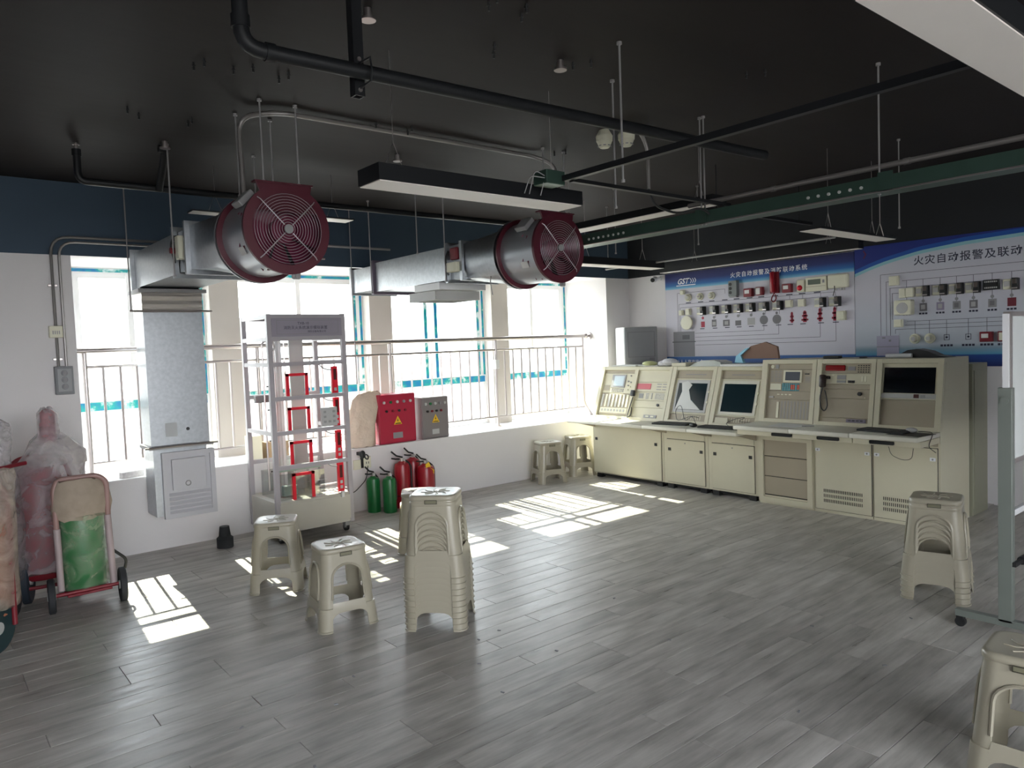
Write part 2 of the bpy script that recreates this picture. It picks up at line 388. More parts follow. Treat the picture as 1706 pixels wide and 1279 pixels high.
for i, (a, b_, y, wy) in enumerate(sc_):
    if i < 300 and in_view(a, b_, y) > 0 and wy > PW - 0.01:
        L = round(b_ - a, 3)
        if L not in meshes: meshes[L] = plank_me(L)
        o = bpy.data.objects.new('plank', meshes[L]); o.location = (a, y, 0); o.parent = floor; COL.objects.link(o)
    else:
        rest.box((a + .0009, b_ - .0009), (y + .0009, y + wy - .0009), (-0.009, 0.0))
rest.build('planking', M_PLANK, floor, kind='stuff')
# ceiling
struct('ceiling', MB().box((X0, XW + .2), (Y0, YW + .9), (CEIL, CEIL + .15)), M_CEIL)
# window wall and its niche
for bx, bz in (((X0, 0.97), (-.12, CEIL)), ((0.97, 6.63), (-.12, ZS)), ((0.97, 6.63), (ZH, CEIL)), ((6.63, XW + .2), (-.12, CEIL))):
    struct('wall_back', MB().box(bx, (YW, 7.05), bz), M_WALL)
for i, (a, b_) in enumerate(((2.11, 2.37), (3.70, 3.96), (5.29, 5.54))):
    struct('trim_%d' % (i + 1), MB().box((a, b_), (6.75, 7.05), (ZS, ZH)), M_WHITE)
struct('wall_right', MB().box((XW, XW + .2), (Y0, YW), (-.12, CEIL)), M_WALLR)
struct('wall_left', MB().box((X0 - .2, X0), (Y0, YW), (-.12, CEIL)), M_WALL)
struct('wall_front', MB().box((X0 - .2, -2.4), (Y0 - .2, Y0), (-.12, CEIL)).box((-2.4, 2.7), (Y0 - .2, Y0), (-.12, .7)).box((-2.4, 2.7), (Y0 - .2, Y0), (2.5, CEIL))
       .box((2.7, XW + .2), (Y0 - .2, Y0), (-.12, CEIL)), M_WALL)  # opening in this unseen wall is added to let in fill light
# windows
def window(n, x0, x1, mull, tape_m, lower_m=None):
    w_ = struct_empty('window_%d' % n, ((x0 + x1) / 2, 6.93, ZS))
    y0, y1 = 6.90, 6.97
    MB().frame((0, 0, 0), XP, ZP, YP, (x0, x1), (ZS, ZH), (y0, y1), 0.045).box((x0 + .045, x1 - .045), (y0, y1), (1.07, 1.165)).build('window_frame', M_ALU, w_)
    ms = [x0 + .045] + [m for m in mull] + [x1 - .045]
    for m in mull: MB().box((m - .022, m + .022), (y0 - .01, y1 - .01), (1.165, ZH - .045)).build('mullion', M_ALU, w_)
    if n == 1: MB().box((x0 + .045, x0 + .16), (y0 + .012, y1 - .01), (ZS + .045, ZH - .045)).build('sash_stile', M_ALU, w_)
    # right-hand sash stile and top rail
    MB().box((x1 - .11, x1 - .045), (y0 + .012, y1 - .01), (1.165, ZH - .045)).build('sash_stile', M_ALU, w_)
    MB().box((x0 + .045, x1 - .045), (y0 + .014, y1 - .014), (ZH - .085, ZH - .045)).build('top_rail', M_ALU, w_)
    for a, b_ in zip(ms, ms[1:]):
        MB().box((a, b_), (6.935, 6.939), (1.165, ZH - .085)).build('pane', M_GLASS, w_)
    lm = ms if lower_m is None else [x0 + .045] + lower_m + [x1 - .045]
    for a, b_ in zip(lm, lm[1:]):
        MB().box((a, b_), (6.935, 6.939), (ZS + .045, 1.07)).build('pane', M_GLASS, w_)
    for m in lm[1:-1]: MB().box((m - .015, m + .015), (y0, y1), (ZS + .045, 1.07)).build('mullion', M_ALU, w_)
    def film(x, z, yy=y0):
        MB().box(x, (yy - .0025, yy - .0005), z).build('protective_film', M_TAPE, w_)
    film((x0 + .03, x1 - .02), (1.082, 1.152))
    if n != 4: film((x1 - .10, x1 - .07), (1.165, ZH - .05), y0 + .012)
    film((x1 - .036, x1 - .010), (1.165, ZH - .05))
    film((x0 + .05, x1 - .05), (ZH - .036, ZH - .010))
    for m in tape_m: film((m - .018, m + .018), (1.165, ZH - .05), y0 - .01)
window(1, 0.97, 2.11, [1.50], [], [1.95])
window(2, 2.37, 3.70, [3.00], [], [])
window(3, 3.96, 5.29, [4.465, 4.60], [4.465, 4.60], [])
window(4, 5.54, 6.63, [6.03], [], [])
# pale towers outside
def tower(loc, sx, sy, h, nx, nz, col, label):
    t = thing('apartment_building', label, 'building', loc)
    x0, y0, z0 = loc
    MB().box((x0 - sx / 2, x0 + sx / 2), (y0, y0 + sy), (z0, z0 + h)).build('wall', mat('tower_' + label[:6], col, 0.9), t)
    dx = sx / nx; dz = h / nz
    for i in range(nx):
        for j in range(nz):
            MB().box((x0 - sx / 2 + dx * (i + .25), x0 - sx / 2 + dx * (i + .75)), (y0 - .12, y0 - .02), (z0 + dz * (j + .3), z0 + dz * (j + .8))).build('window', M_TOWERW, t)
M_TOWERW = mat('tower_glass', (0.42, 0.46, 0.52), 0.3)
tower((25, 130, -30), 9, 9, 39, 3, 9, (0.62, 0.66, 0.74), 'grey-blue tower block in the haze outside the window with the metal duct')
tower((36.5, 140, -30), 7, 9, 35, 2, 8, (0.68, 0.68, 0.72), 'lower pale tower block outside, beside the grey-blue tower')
# ------------------------------------------------------------------ handrail in the window niche
YR = 6.48
rl = thing('window_railing', 'stainless steel guard railing with thin bars across the window niche', 'railing', (3.78, YR, ZS))
MB().tube([(0.975, YR, 1.578), (6.55, YR, 1.578)], 0.022, 14).build('handrail', M_STEEL, rl, smooth=True)
MB().tube([(1.065, YR, 1.452), (6.497, YR, 1.452)], 0.012, 10).build('middle_rail', M_STEEL, rl, smooth=True)
MB().tube([(1.065, YR, 0.698), (6.497, YR, 0.698)], 0.010, 10).build('bottom_rail', M_STEEL, rl, smooth=True)
MB().cyl((6.55, YR, 1.578), (6.628, YR, 1.578), 0.016).cyl((6.605, YR, 1.578), (6.629, YR, 1.578), 0.042, 0.046, 20).sphere((6.555, YR, 1.578), 0.035).build('wall_flange', M_STEEL, rl, smooth=True)
MB().cyl((0.9715, YR, 1.578), (0.985, YR, 1.578), 0.042, seg=20).build('wall_flange', M_STEEL, rl, smooth=True)
posts = [1.065, 2.412, 3.756, 5.114]
for x in posts:
    MB().tube([(x, YR, ZS), (x, YR, 1.56)], 0.018, 12).cyl((x, YR, ZS), (x, YR, ZS + .012), 0.038, seg=20).build('post', M_STEEL, rl, smooth=True)
MB().tube([(6.497, YR, 1.56), (6.497, YR, 0.74), (6.56, YR - .02, 0.64), (6.6, YR - .02, ZS + .003)], 0.016, 12, round_=0.06).build('post', M_STEEL, rl, smooth=True)
bays = posts + [6.497]
for a, b_ in zip(bays, bays[1:]):
    k = 11
    for i in range(1, k):
        x = a + (b_ - a) * i / k
        MB().cyl((x, YR, 0.70), (x, YR, 1.45), 0.0105, seg=8, caps=False).build('baluster', M_STEEL, rl, smooth=True)
MB().box((5.09, 5.14), (YR - .03, YR + .02), (1.24, 1.34), 0.004).build('white_clip', M_ALU, rl)
# ================================================================== STOOLS
def stool_proto():
    root = bpy.data.objects.new('plastic_stool', None); COL.objects.link(root); root.empty_display_size = 0.1
    H = 0.44; zt = 0.412
    TX, TY, BX, BY = 0.122, 0.118, 0.163, 0.157
    th = 0.0024; CR = 0.05
    uw = 0.60
    zs, zspring, ztop = 0.150, 0.285, 0.352    # window in the side
    zn0, zn1 = 0.050, 0.098                    # notch between the feet
    def half(z):
        t = 1 - z / H
        hx = TX + (BX - TX) * t; hy = TY + (BY - TY) * t
        led = (0.005 if z < 0.125 else 0.0) + (0.0035 if z < 0.0075 else 0.0)
        return hx + led, hy + led
    def P(side, u, z, off=0.0):
        """point of the moulded band; side 0..3, u in -1..1 along it, rounded at the corners"""
        hx, hy = half(z); hx -= off; hy -= off
        if side % 2 == 0: L, D = hx, hy
        else: L, D = hy, hx
        r = CR - off
        flat = L - r
        uf = flat / L
        if abs(u) <= uf: x, d = u * L, D
        else:
            a = (abs(u) - uf) / (1 - uf) * (PI / 4)
            x = math.copysign(flat + r * math.sin(a), u); d = D - r + r * math.cos(a)
        p = Vector((x, -d, z))
        return Matrix.Rotation(side * PI / 2, 3, 'Z') @ p
    def zwin(u): return zspring + (ztop - zspring) * math.sqrt(max(0, 1 - (u / uw) ** 2))
    def znot(u): return zn0 + (zn1 - zn0) * math.sqrt(max(0, 1 - (u / (uw + .02)) ** 4))
    def sheet(grid, name):
        b = MB(); rows_ = []
        for col in grid:
            rows_.append([(b.bm.verts.new(P(s_, u, z)), b.bm.verts.new(P(s_, u, z, th))) for (s_, u, z) in col])
        fs = []
        n, m = len(rows_), len(rows_[0])
        for i in range(n - 1):
            for j in range(m - 1):
                q = [rows_[i][j], rows_[i + 1][j], rows_[i + 1][j + 1], rows_[i][j + 1]]
                fs.append(b.bm.faces.new([v[0] for v in q])); fs.append(b.bm.faces.new([v[1] for v in q][::-1]))
        def edge(seq):
            for a, c in zip(seq, seq[1:]): fs.append(b.bm.faces.new([a[0], c[0], c[1], a[1]]))
        edge(rows_[0]); edge(rows_[-1]); edge([r0[0] for r0 in rows_]); edge([r0[-1] for r0 in rows_])
        bmesh.ops.recalc_face_normals(b.bm, faces=fs)
        return b
    us_in = [uw * math.sin(PI / 2 * k / 5) for k in range(-5, 6)]
    for s_ in range(4):
        # leg wraps the corner between side s_ and the next
        zz = [0, 0.0074, 0.0095, zn0, 0.1245, 0.1255, zs, 0.22, zspring, zspring + .03, ztop, ztop + .02, 0.39, zt]
        cols = []
        for u in (uw, .66, .72, .79, .86, .93, 1.0): cols.append([(s_, u, z) for z in zz])
        for u in (-.93, -.86, -.79, -.72, -.66, -uw): cols.append([((s_ + 1) % 4, u, z) for z in zz])
        sheet(cols, 'leg').build('leg', M_STOOL, root, smooth=35)
        # rim lip along the window edge gives the arch its raised outline
        # apron above the window
        cols = []
        for u in us_in: cols.append([(s_, u, zwin(u) + (zt - zwin(u)) * t) for t in (0, .25, .6, 1)])
        b = sheet(cols, 'apron')
        lip = [P(s_, u, zwin(u), -0.0035) for u in us_in]
        lip = [P(s_, -uw, zs + .02, -0.002)] + lip + [P(s_, uw, zs + .02, -0.002)]
        b.tube(lip, 0.0068, 6)
        b.build('apron', M_STOOL, root, smooth=35)
        cols = []
        for u in us_in: cols.append([(s_, u, znot(u) + (zs - znot(u)) * t) for t in (0, .5, 1)])
        b = sheet(cols, 'stretcher')
        b.build('stretcher', M_STOOL, root, smooth=35)
    # seat: rounded square top with rolled rim
    b = MB(); prof = [(1.0, zt - .002), (1.035, zt + .002), (1.035, zt + .016), (1.0, zt + .0255), (0.93, zt + .028), (0.86, zt + .0265), (0.4, zt + .025)]
    rows_ = []
    for k, z in prof:
        rw = []
        for s_ in range(4):
            for u in (-1, -.88, -.78, -.66, -.3, 0, .3, .66, .78, .88):
                p = P(s_, u, zt); rw.append(b.bm.verts.new((p.x * k, p.y * k, z)))
        rows_.append(rw)
    n = len(rows_[0]); fs = []
    for a, c in zip(rows_, rows_[1:]):
        for i in range(n): fs.append(b.bm.faces.new([a[i], a[(i + 1) % n], c[(i + 1) % n], c[i]]))
    fs.append(b.bm.faces.new(rows_[-1])); fs.append(b.bm.faces.new(rows_[0][::-1]))
    bmesh.ops.recalc_face_normals(b.bm, faces=fs)
    b.build('seat', M_STOOL, root, smooth=50)
    # embossed star pattern on the seat and the label plate on the front rim
    b = MB()
    for k in range(8):
        a = k * PI / 4 + .2; c, s2 = math.cos(a), math.sin(a)
        b.tube([(0.018 * c, 0.018 * s2, 0.4368), (0.045 * c - .012 * s2, 0.045 * s2 + .012 * c, 0.4380), (0.078 * c, 0.078 * s2, 0.4380)], 0.0028, 6)
    b.ring((0, 0, 0.4375), ZP, 0.014, 0.003, 20, 6)
    b.build('seat_relief', M_STOOL, root, smooth=True)
    lp = MB().box((-.030, .030), (-.1312, -.1275), (0.399, 0.414)).build('label_plate', mat('stool_label', srgb(120, 118, 96), .5), root, label='small framed label on the front rim')
    MB().frame((0, -.1325, 0), XP, ZP, YP, (-.033, .033), (.396, .417), (0, .004), .0022).build('label_frame', mat('stool_label_dark', srgb(62, 60, 50), .5), lp)
    return root
proto = stool_proto(); used = [False]
def stool(x, y, z, rz, label, group=None, nested=False):
    o = proto if not used[0] else copy_tree(proto)
    if nested:
        for ch in list(o.children):
            if ch.name.startswith(('label_plate', 'seat_relief')):
                for g_ in list(ch.children): bpy.data.objects.remove(g_)
                bpy.data.objects.remove(ch)
    used[0] = True
    o.location = (x, y, z); o.rotation_euler = (0, 0, rz)
    for k in ('group',):
        if k in o: del o[k]
    tag(o, label, 'stool', group)
    return o
R = math.radians
stool(1.775, 4.60, 0, R(-29), 'single pale plastic stool standing in front of the wheeled rack', 'loose plastic stools')
stool(1.79, 3.75, 0, R(-8), 'single pale plastic stool just beside the tall stool stack', 'loose plastic stools')
stool(2.90, 4.67, 0, R(-33), 'pale plastic stool half hidden behind the tall stool stack', 'loose plastic stools')
stool(5.33, 5.90, 0, R(-20), 'plastic stool standing free against the low wall under the railing', 'loose plastic stools')
stool(5.86, 5.97, 0, R(-20), 'plastic stool pushed in next to the end of the control desk', 'loose plastic stools')
stool(2.80, 0.755, 0, R(-84), 'plastic stool nearest the viewer, cut off at the corner of the picture', 'loose plastic stools')
ordn = ['lowest', 'second lowest', 'third from the floor', 'fourth from the floor', 'fifth from the floor', 'fifth from the top', 'fourth from the top', 'third from the top', 'second from the top', 'topmost']
for k in range(10):
    stool(2.185, 3.345, k * 0.031, R(-46), 'pale stool, %s in the tallest stack' % ordn[k], 'stools nested in the tall stack', k < 9)
ordb = ['lowest', 'second lowest', 'middle one', 'second from the top', 'topmost']
for k in range(5):
    stool(4.425, 1.65, k * 0.031, R(-75), 'cream stool, %s in the short stack by the whiteboard' % ordb[k], 'stools nested in the short stack', k < 4)
# ================================================================== CONTROL DESKS
# small consoles: slanted front S(y,z), big ones likewise
class Face:
    """sloping front of a console bay: u along -Y in metres from y0, v up the slope from z0"""
    def __init__(s, x0, z0, z1, x1, ya, yb):
        s.ux = Vector((0, -1, 0)); up = Vector((x1 - x0, 0, z1 - z0)); s.h = up.length; s.uy = up.normalized(); s.un = Vector((-s.uy.z, 0, s.uy.x))
        s.o = Vector((x0, ya, z0)); s.w = ya - yb
    def box(s, mb, fu, fv, n, bev=0):
        """fu from the left, fv from the TOP, as fractions of the bay"""
        return mb.obox(s.o, s.ux, s.uy, s.un, (fu[0] * s.w, fu[1] * s.w), ((1 - fv[1]) * s.h, (1 - fv[0]) * s.h), n, bev)
    def pt(s, fu, fv, n=0.0): return s.o + s.ux * (fu * s.w) + s.uy * ((1 - fv) * s.h) + s.un * n
SM = dict(x0=5.86, z0=0.665, z1=1.215, x1=6.052)
BG = dict(x0=5.86, z0=0.737, z1=1.28, x1=5.955)
def console_unit(name, label, ya, yb, cfg, bays, back, base_z, desk_x, desk_t, desk_ext=(0, 0), group='control desk units', drawer=False):
    """one floor-standing unit: lower cabinet, sloping upper housing with framed bays, desk leaf"""
    t = thing(name, label, 'control desk', (6.1, (ya + yb) / 2, 0), group=group)
    x0, z0, z1, x1 = cfg['x0'], cfg['z0'], cfg['z1'], cfg['x1']
    # body as side profile extruded along Y, leaving the sloping front recessed behind the bay frames
    rec = 0.03
    poly = [(5.862, base_z), (5.862, z0), (x0 + rec, z0), (x1 + rec, z1 - .03), (x1 + .002, z1 - .03), (x1 + .002, z1), (back, z1), (back, base_z)]
    MB().prism(poly, (0, ya - .002, 0), XP, ZP, (0, -1, 0), 0, ya - yb - .004).build('housing', M_BEIGE, t)
    full = Face(x0, z0, z1, x1, ya - .003, yb + .003)
    # stiles and rails of the upper front
    fr = MB(); W = full.w
    ylist = [ya - .003] + [v for b in bays for v in b] + [yb + .003]
    for k in range(0, len(ylist), 2):
        a, c = ylist[k], ylist[k + 1]
        fr.obox(full.o, full.ux, full.uy, full.un, ((ya - .003) - a, (ya - .003) - c), (0, full.h), (-rec, 0.004))
    for (a, c) in bays:
        fr.obox(full.o, full.ux, full.uy, full.un, ((ya - .003) - a, (ya - .003) - c), (0, .03), (-rec, 0.002))
        fr.obox(full.o, full.ux, full.uy, full.un, ((ya - .003) - a, (ya - .003) - c), (full.h - .035, full.h), (-rec, 0.002))
    fr.build('front_frame', M_BEIGE, t)
    # desk leaf
    zt_ = z0
    MB().box((desk_x, x0 + .004), (yb + .001 - desk_ext[1], ya - .001 + desk_ext[0]), (zt_ - desk_t, zt_), 0.008).build('desk_top', M_BEIGE3, t, smooth=30)
    for yy in (ya - .03, yb + .03):
        MB().prism([(5.862, zt_ - desk_t), (desk_x + .05, zt_ - desk_t), (5.862, zt_ - desk_t - .075)], (0, yy, 0), XP, ZP, YP, -.012, .012).build('bracket', M_BEIGE2, t)
    fs = []
    for (a, c) in bays:
        x0b = Vector((x0, a, z0)); 
        f = Face(x0, z0 , z1, x1, a, c); f.o = f.o + f.uy * .03; f.h -= .065
        fs.append(f)
    return t, fs
def door(t, ya, yb, z, latches, label=None, black=True, louv=False, lock=False):
    MB().box((5.8595, 5.8615), (yb - .004, ya + .004), (z[0] - .004, z[1] + .004)).build('door_gap_shade', M_DARKGAP, t)  # dark sheet behind the door stands in for shade in its gap
    d = MB().box((5.850, 5.861), (yb, ya), z, 0.003).build('door', M_BEIGE, t)
    for (yy, zz) in latches:
        if black: MB().box((5.846, 5.8505), (yy - .017, yy + .017), (zz - .015, zz + .015), .002).build('latch', M_BLACK, d)
        else: MB().box((5.845, 5.8505), (yy - .02, yy + .02), (zz - .013, zz + .013), .002).build('latch', M_TEXTW, d); MB().cyl((5.8455, yy, zz), (5.843, yy, zz), .007).build('latch_knob', M_GRAYP, t)
    if lock: MB().cyl((5.851, (ya + yb) / 2, z[1] - .03), (5.846, (ya + yb) / 2, z[1] - .03), .006).build('lock', M_GRAYP, d)
    if louv:
        b = MB()
        for r0 in range(3):
            for k in range(22):
                y = ya - .075 - k * (ya - yb - .15) / 21.0; zc = .105 + r0 * .042
                b.obox((5.8497, y, zc), (0, 1, 0), (0, 0, 1), (-1, 0, 0), (-.0028, .0028), (-.013, .013), (0, .0012))
        b.build('louvre_slots', M_DARKGAP, d)
    return d
def feet(t, ya, yb):
    MB().box((5.90, 6.42), (yb + .01, ya - .01), (0.02, .05)).build('plinth', M_BLACK, t)
    for yy in (ya - .07, yb + .07):
        MB().box((5.87, 5.93), (yy - .035, yy + .035), (0.0, .042)).build('foot', M_BLACK, t)
def blank(t, f, fu, fv, m=None, name='panel', d=(-.028, -.018)):
    b = MB(); f.box(b, fu, fv, d, .002); return b.build(name, m or M_BEIGE2, t)
# --- unit A: two bays, sliders and broadcast panel
A, fA = console_unit('control_desk', 'widest low beige control desk unit at the window end, with slider panel and red display', 5.725, 4.735, SM, [(5.68, 5.235), (5.19, 4.775)], 6.46, .05, 5.52, .034, desk_ext=(.06, 0))
door(A, 5.715, 4.765, (.06, .585), [(5.665, .43), (4.83, .43)])
feet(A, 5.725, 4.735)
f = fA[0]
blank(A, f, (0, 1), (0, .06)); p1 = blank(A, f, (.0, 1), (.065, .5), M_BEIGE); p2 = blank(A, f, (.03, .97), (.51, .97), M_BEIGE2)
b = MB(); f.box(b, (.28, .72), (.10, .38), (-.018, -.010)); b.build('display_bezel', M_GRAYP, p1)
b = MB(); f.box(b, (.36, .68), (.13, .345), (-.010, -.008)); b.build('display', mat('blue_lcd', (0.42, 0.52, 0.58), .15), p1)
b = MB()
for k in range(7):
    for r0 in (0, 1): f.box(b, (.31 + k * .06, .345 + k * .06), (.405 + r0 * .04, .43 + r0 * .04), (-.018, -.014))
b.build('key_row', M_GRAYP, p1)
for k, (u0, v0) in enumerate(((.87, .12), (.82, .24), (.9, .26), (.83, .33), (.9, .36), (.84, .42))):
    MB().cyl(f.pt(u0, v0, -.018), f.pt(u0, v0, -.008), .008).build('knob', M_GRAYP if k < 4 else M_CREAM, p1)
b = MB(); f.box(b, (.06, .24), (.33, .45), (-.018, -.015)); b.build('speaker_grille', M_BEIGE2, p1)
for k in range(8):
    b = MB(); f.box(b, (.06 + k * .115, .115 + k * .115), (.53, .80), (-.018, -.012)); b.build('slider_strip', M_CREAM if k % 2 else M_LGRAY, p2)
b = MB(); f.box(b, (.05, .93), (.82, .93), (-.018, -.016)); b.build('label_strip', M_CREAM, p2)
b = MB()
for k in range(8): f.box(b, (.10 + k * .1, .15 + k * .1), (.85, .90), (-.016, -.012))
b.build('key_row', M_LGRAY, p2)
f = fA[1]
q1 = blank(A, f, (0, 1), (0, .245), M_BEIGE); q2 = blank(A, f, (0, 1), (.25, .45), M_BEIGE); q3 = blank(A, f, (0, 1), (.455, .63), M_BEIGE); q4 = blank(A, f, (0, 1), (.635, .78), M_BEIGE); q5 = blank(A, f, (0, 1), (.785, 1), M_BEIGE)
b = MB(); f.box(b, (.02, .47), (.28, .40), (-.018, -.014)); b.build('red_display', mat('faded_red_display', srgb(190, 70, 80), .3), q2)
b = MB()
for r0 in range(3):
    for k in range(2): f.box(b, (.66 + k * .18, .80 + k * .18), (.28 + r0 * .055, .295 + r0 * .055), (-.018, -.0165))
b.build('print_lines', M_SILK, q2, kind='stuff')
b = MB(); f.box(b, (.14, .28), (.49, .59), (-.018, -.015)); b.build('meter', M_GRAYP, q3)
b = MB()
for r0 in range(4):
    for k in range(3): f.box(b, (.36 + k * .035, .385 + k * .035), (.48 + r0 * .033, .50 + r0 * .033), (-.018, -.015))
    for k in range(6): f.box(b, (.66 + k * .05, .69 + k * .05), (.48 + r0 * .033, .50 + r0 * .033), (-.018, -.015))
    f.box(b, (.54, .57), (.48 + r0 * .033, .50 + r0 * .033), (-.018, -.012))
b.build('keypad', M_LGRAY, q3)
MB().cyl(f.pt(.80, .72, -.018), f.pt(.80, .72, -.006), .014).build('rotary_knob', M_BLACK, q4)
b = MB(); f.box(b, (.42, .82), (.93, .99), (-.018, -.010)); b.build('socket_plate', M_GRAYP, q5)
for u0 in (.54, .70): b = MB(); f.box(b, (u0 - .05, u0 + .05), (.945, .975), (-.010, -.007)); b.build('socket', M_CREAM, q5)
def coil_cord(pts, name, parent, label=None):
    return MB().tube(pts, .005, 8, round_=.03).build(name, M_BLACK, parent, smooth=True, label=label)
mic = thing('hand_microphone', 'black hand microphone with a coiled cord clipped on the panel with the faded red display', 'microphone', f.pt(.0, .5, .01))
MB().obox(f.pt(-.03, .5, .006), f.ux, f.uy, f.un, (-.02, .028), (-.035, .03), (-.008, .024), .008).build('mic_head', M_BLACK, mic, smooth=30)
coil_cord([f.pt(0, .58, .01), f.pt(-.03, .78, .012), f.pt(-.06, .98, .016), f.pt(-.02, 1.03, .03), f.pt(.06, .98, .018), f.pt(.05, .85, .012), f.pt(.01, .80, .005)], 'cord', mic)
# --- units B, C with monitors
for (ya, yb, lab, film) in ((4.735, 4.20, 'narrow low control desk unit with a dark monitor whose protective sheet is peeling', True), (4.20, 3.665, 'narrow low control desk unit with a dark monitor, next to the tall desk row', False)):
    B, fB = console_unit('control_desk', lab, ya, yb, SM, [(ya - .05, yb + .045)], 6.46, .05, 5.52, .034)
    door(B, ya - .045, yb + .04, (.07, .50), [(ya - .08, .40), (yb + .075, .40)], lock=True)
    MB().box((5.850, 5.861), (yb + .04, ya - .045), (.51, .585), .003).build('drawer_front', M_BEIGE, B)
    feet(B, ya, yb)
    f = fB[0]
    blank(B, f, (0, 1), (0, .15), M_BEIGE2)
    b = MB(); f.box(b, (.25, .8), (.07, .085), (-.018, -.0165)); b.build('print_line', M_SILK, B)
    mn = blank(B, f, (0, 1), (.155, .86), M_BEIGE, 'monitor')
    b = MB(); f.box(b, (.06, .95), (.19, .83), (-.018, -.010), .003); b.build('bezel', M_LGRAY if film else M_BEIGE3, mn)
    b = MB(); f.box(b, (.12, .89), (.255, .78), (-.010, -.008)); b.build('screen', M_SCREEN, mn)
    for vv in (.42, .62):
        MB().cyl(f.pt(.955, vv, -.018), f.pt(.955, vv, -.006), .010).build('catch', M_CREAM, mn)
    lp = blank(B, f, (0, 1), (.87, 1), M_BEIGE2)
    b = MB()
    for k in range(9): f.box(b, (.35 + k * .06, .37 + k * .06), (.89, .97), (-.018, -.017))
    b.build('vent_slots', M_BEIGE, lp)
    if film:
        s = MB().prism([(.0, .0), (.30, .0), (.17, .10), (.13, .20), (.16, .25), (.10, .29), (.03, .27), (.05, .18)], f.pt(.13, .775, -.007), f.ux, f.uy, f.un, 0, .0008).build('peeling_sheet', mat('peeling_sheet', (0.62, 0.63, 0.60), .4), mn, label='whitish protective sheet half peeled off the screen')
    else:
        b = MB(); f.box(b, (.04, .36), (.90, 1.0), (-.018, .004), .003); b.build('card_holder', M_BEIGE, lp)
# --- big units
D, fD = console_unit('control_desk', 'tall control desk unit with coloured keypad and slotted panels, next to the low desks', 3.66, 3.145, BG, [(3.605, 3.185)], 6.43, .0, 5.46, .036, drawer=True, group='tall control desk units')
MB().box((5.8595, 5.8615), (3.18, 3.605), (.08, .61)).build('drawer_gap_shade', M_DARKGAP, D)  # dark sheet painted in as the shade between the drawer fronts
for k, (z0, z1) in enumerate(((.09, .248), (.254, .428), (.434, .60))):
    MB().box((5.852, 5.861), (3.185, 3.60), (z0, z1), .003).build('drawer_front', M_BEIGE2, D)
MB().frame((0, 3.66, 0), (0, -1, 0), ZP, (-1, 0, 0), (.005, .51), (.02, .62), (-5.862, -5.842), .045).build('lower_frame', M_BEIGE, D)
Eu, fE = console_unit('control_desk', 'tall control desk unit with a long red display and hanging handset', 3.145, 2.65, BG, [(3.10, 2.69)], 6.43, .0, 5.46, .036, group='tall control desk units')
door(Eu, 3.125, 2.66, (.03, .61), [(3.10, .53), (2.69, .53)], black=False, louv=True)
F, fF = console_unit('control_desk', 'tall control desk unit with a wide black screen at the end of the row', 2.65, 2.155, BG, [(2.605, 2.20)], 6.43, .0, 5.46, .036, group='tall control desk units')
door(F, 2.64, 2.175, (.03, .61), [(2.615, .53), (2.205, .53)], black=False, louv=True)
for (un, ya, yb, sl) in ((D, 3.66, 3.145, (3.33, 3.14)), (Eu, 3.145, 2.65, (2.93, 2.75)), (F, 2.65, 2.155, (2.53, 2.33))):
    MB().box((5.52, 5.858), (yb + .004, ya - .004), (.655, .699), .004).build('keyboard_drawer', M_BEIGE, un)
    MB().obox((5.52, (sl[0] + sl[1]) / 2, .677), YP, ZP, (-1, 0, 0), (-.09, .09), (-.013, .014), (0, .003), .008).build('pull_slot', M_BLACK, un)
f = fD[0]
d1 = blank(D, f, (0, 1), (0, .10), M_BEIGE2); d2 = blank(D, f, (0, 1), (.105, .49), M_BEIGE2); d3 = blank(D, f, (0, 1), (.495, .645), M_BEIGE2); d4 = blank(D, f, (0, 1), (.65, 1), M_BEIGE2)
MB().cyl(f.pt(.10, .05, -.018), f.pt(.10, .05, -.010), .016).build('dial', M_CREAM, d1)
b = MB(); f.box(b, (.17, .24), (.015, .085), (-.018, -.010)); b.build('key_switch', M_GRAYP, d1)
b = MB(); f.box(b, (.36, .77), (.115, .335), (-.018, -.008), .002); b.build('display_bezel', M_CREAM, d2)
b = MB(); f.box(b, (.41, .73), (.145, .30), (-.008, -.006)); b.build('display', mat('dim_display', (0.10, 0.11, 0.13), .15), d2)
cyan = mat('cyan_keys', srgb(70, 150, 165), .5); orange = mat('red_keys', srgb(215, 90, 70), .5)
for r0 in range(5):
    for k in range(8):
        b = MB(); f.box(b, (.345 + k * .048, .383 + k * .048), (.352 + r0 * .028, .374 + r0 * .028), (-.018, -.013))
        b.build('key', orange if (k in (4, 5, 7) and r0 in (1, 2, 3)) else cyan, d2)
b = MB(); f.box(b, (.07, .32), (.36, .47), (-.018, -.014)); b.build('printer_cover', M_CREAM, d2)
b = MB(); f.box(b, (.83, .92), (.17, .19), (-.018, -.012)); b.build('switch', M_BLACK, d2)
b = MB()
for r0 in range(7):
    for k in range(3): f.box(b, (.06 + k * .09, .13 + k * .09), (.13 + r0 * .03, .14 + r0 * .03), (-.018, -.0168))
    f.box(b, (.84, .95), (.23 + r0 * .015, .235 + r0 * .015), (-.018, -.0168))
b.build('print_lines', M_SILK, d2, kind='stuff')
for k in range(4):
    b = MB(); f.box(b, (.24 + k * .088, .30 + k * .088), (.545, .565), (-.018, -.014)); b.build('key', M_CREAM, d3)
b = MB(); f.box(b, (.06, .17), (.59, .62), (-.018, -.010)); b.build('lock', M_LGRAY, d3)
b = MB(); f.box(b, (.25, .30), (.69, .98), (-.018, -.012)); b.build('index_strip', M_CREAM, d4)
b = MB()
for r0 in range(15):
    for k in range(9): f.box(b, (.34 + k * .072, .38 + k * .072), (.675 + r0 * .021, .688 + r0 * .021), (-.018, -.0165))
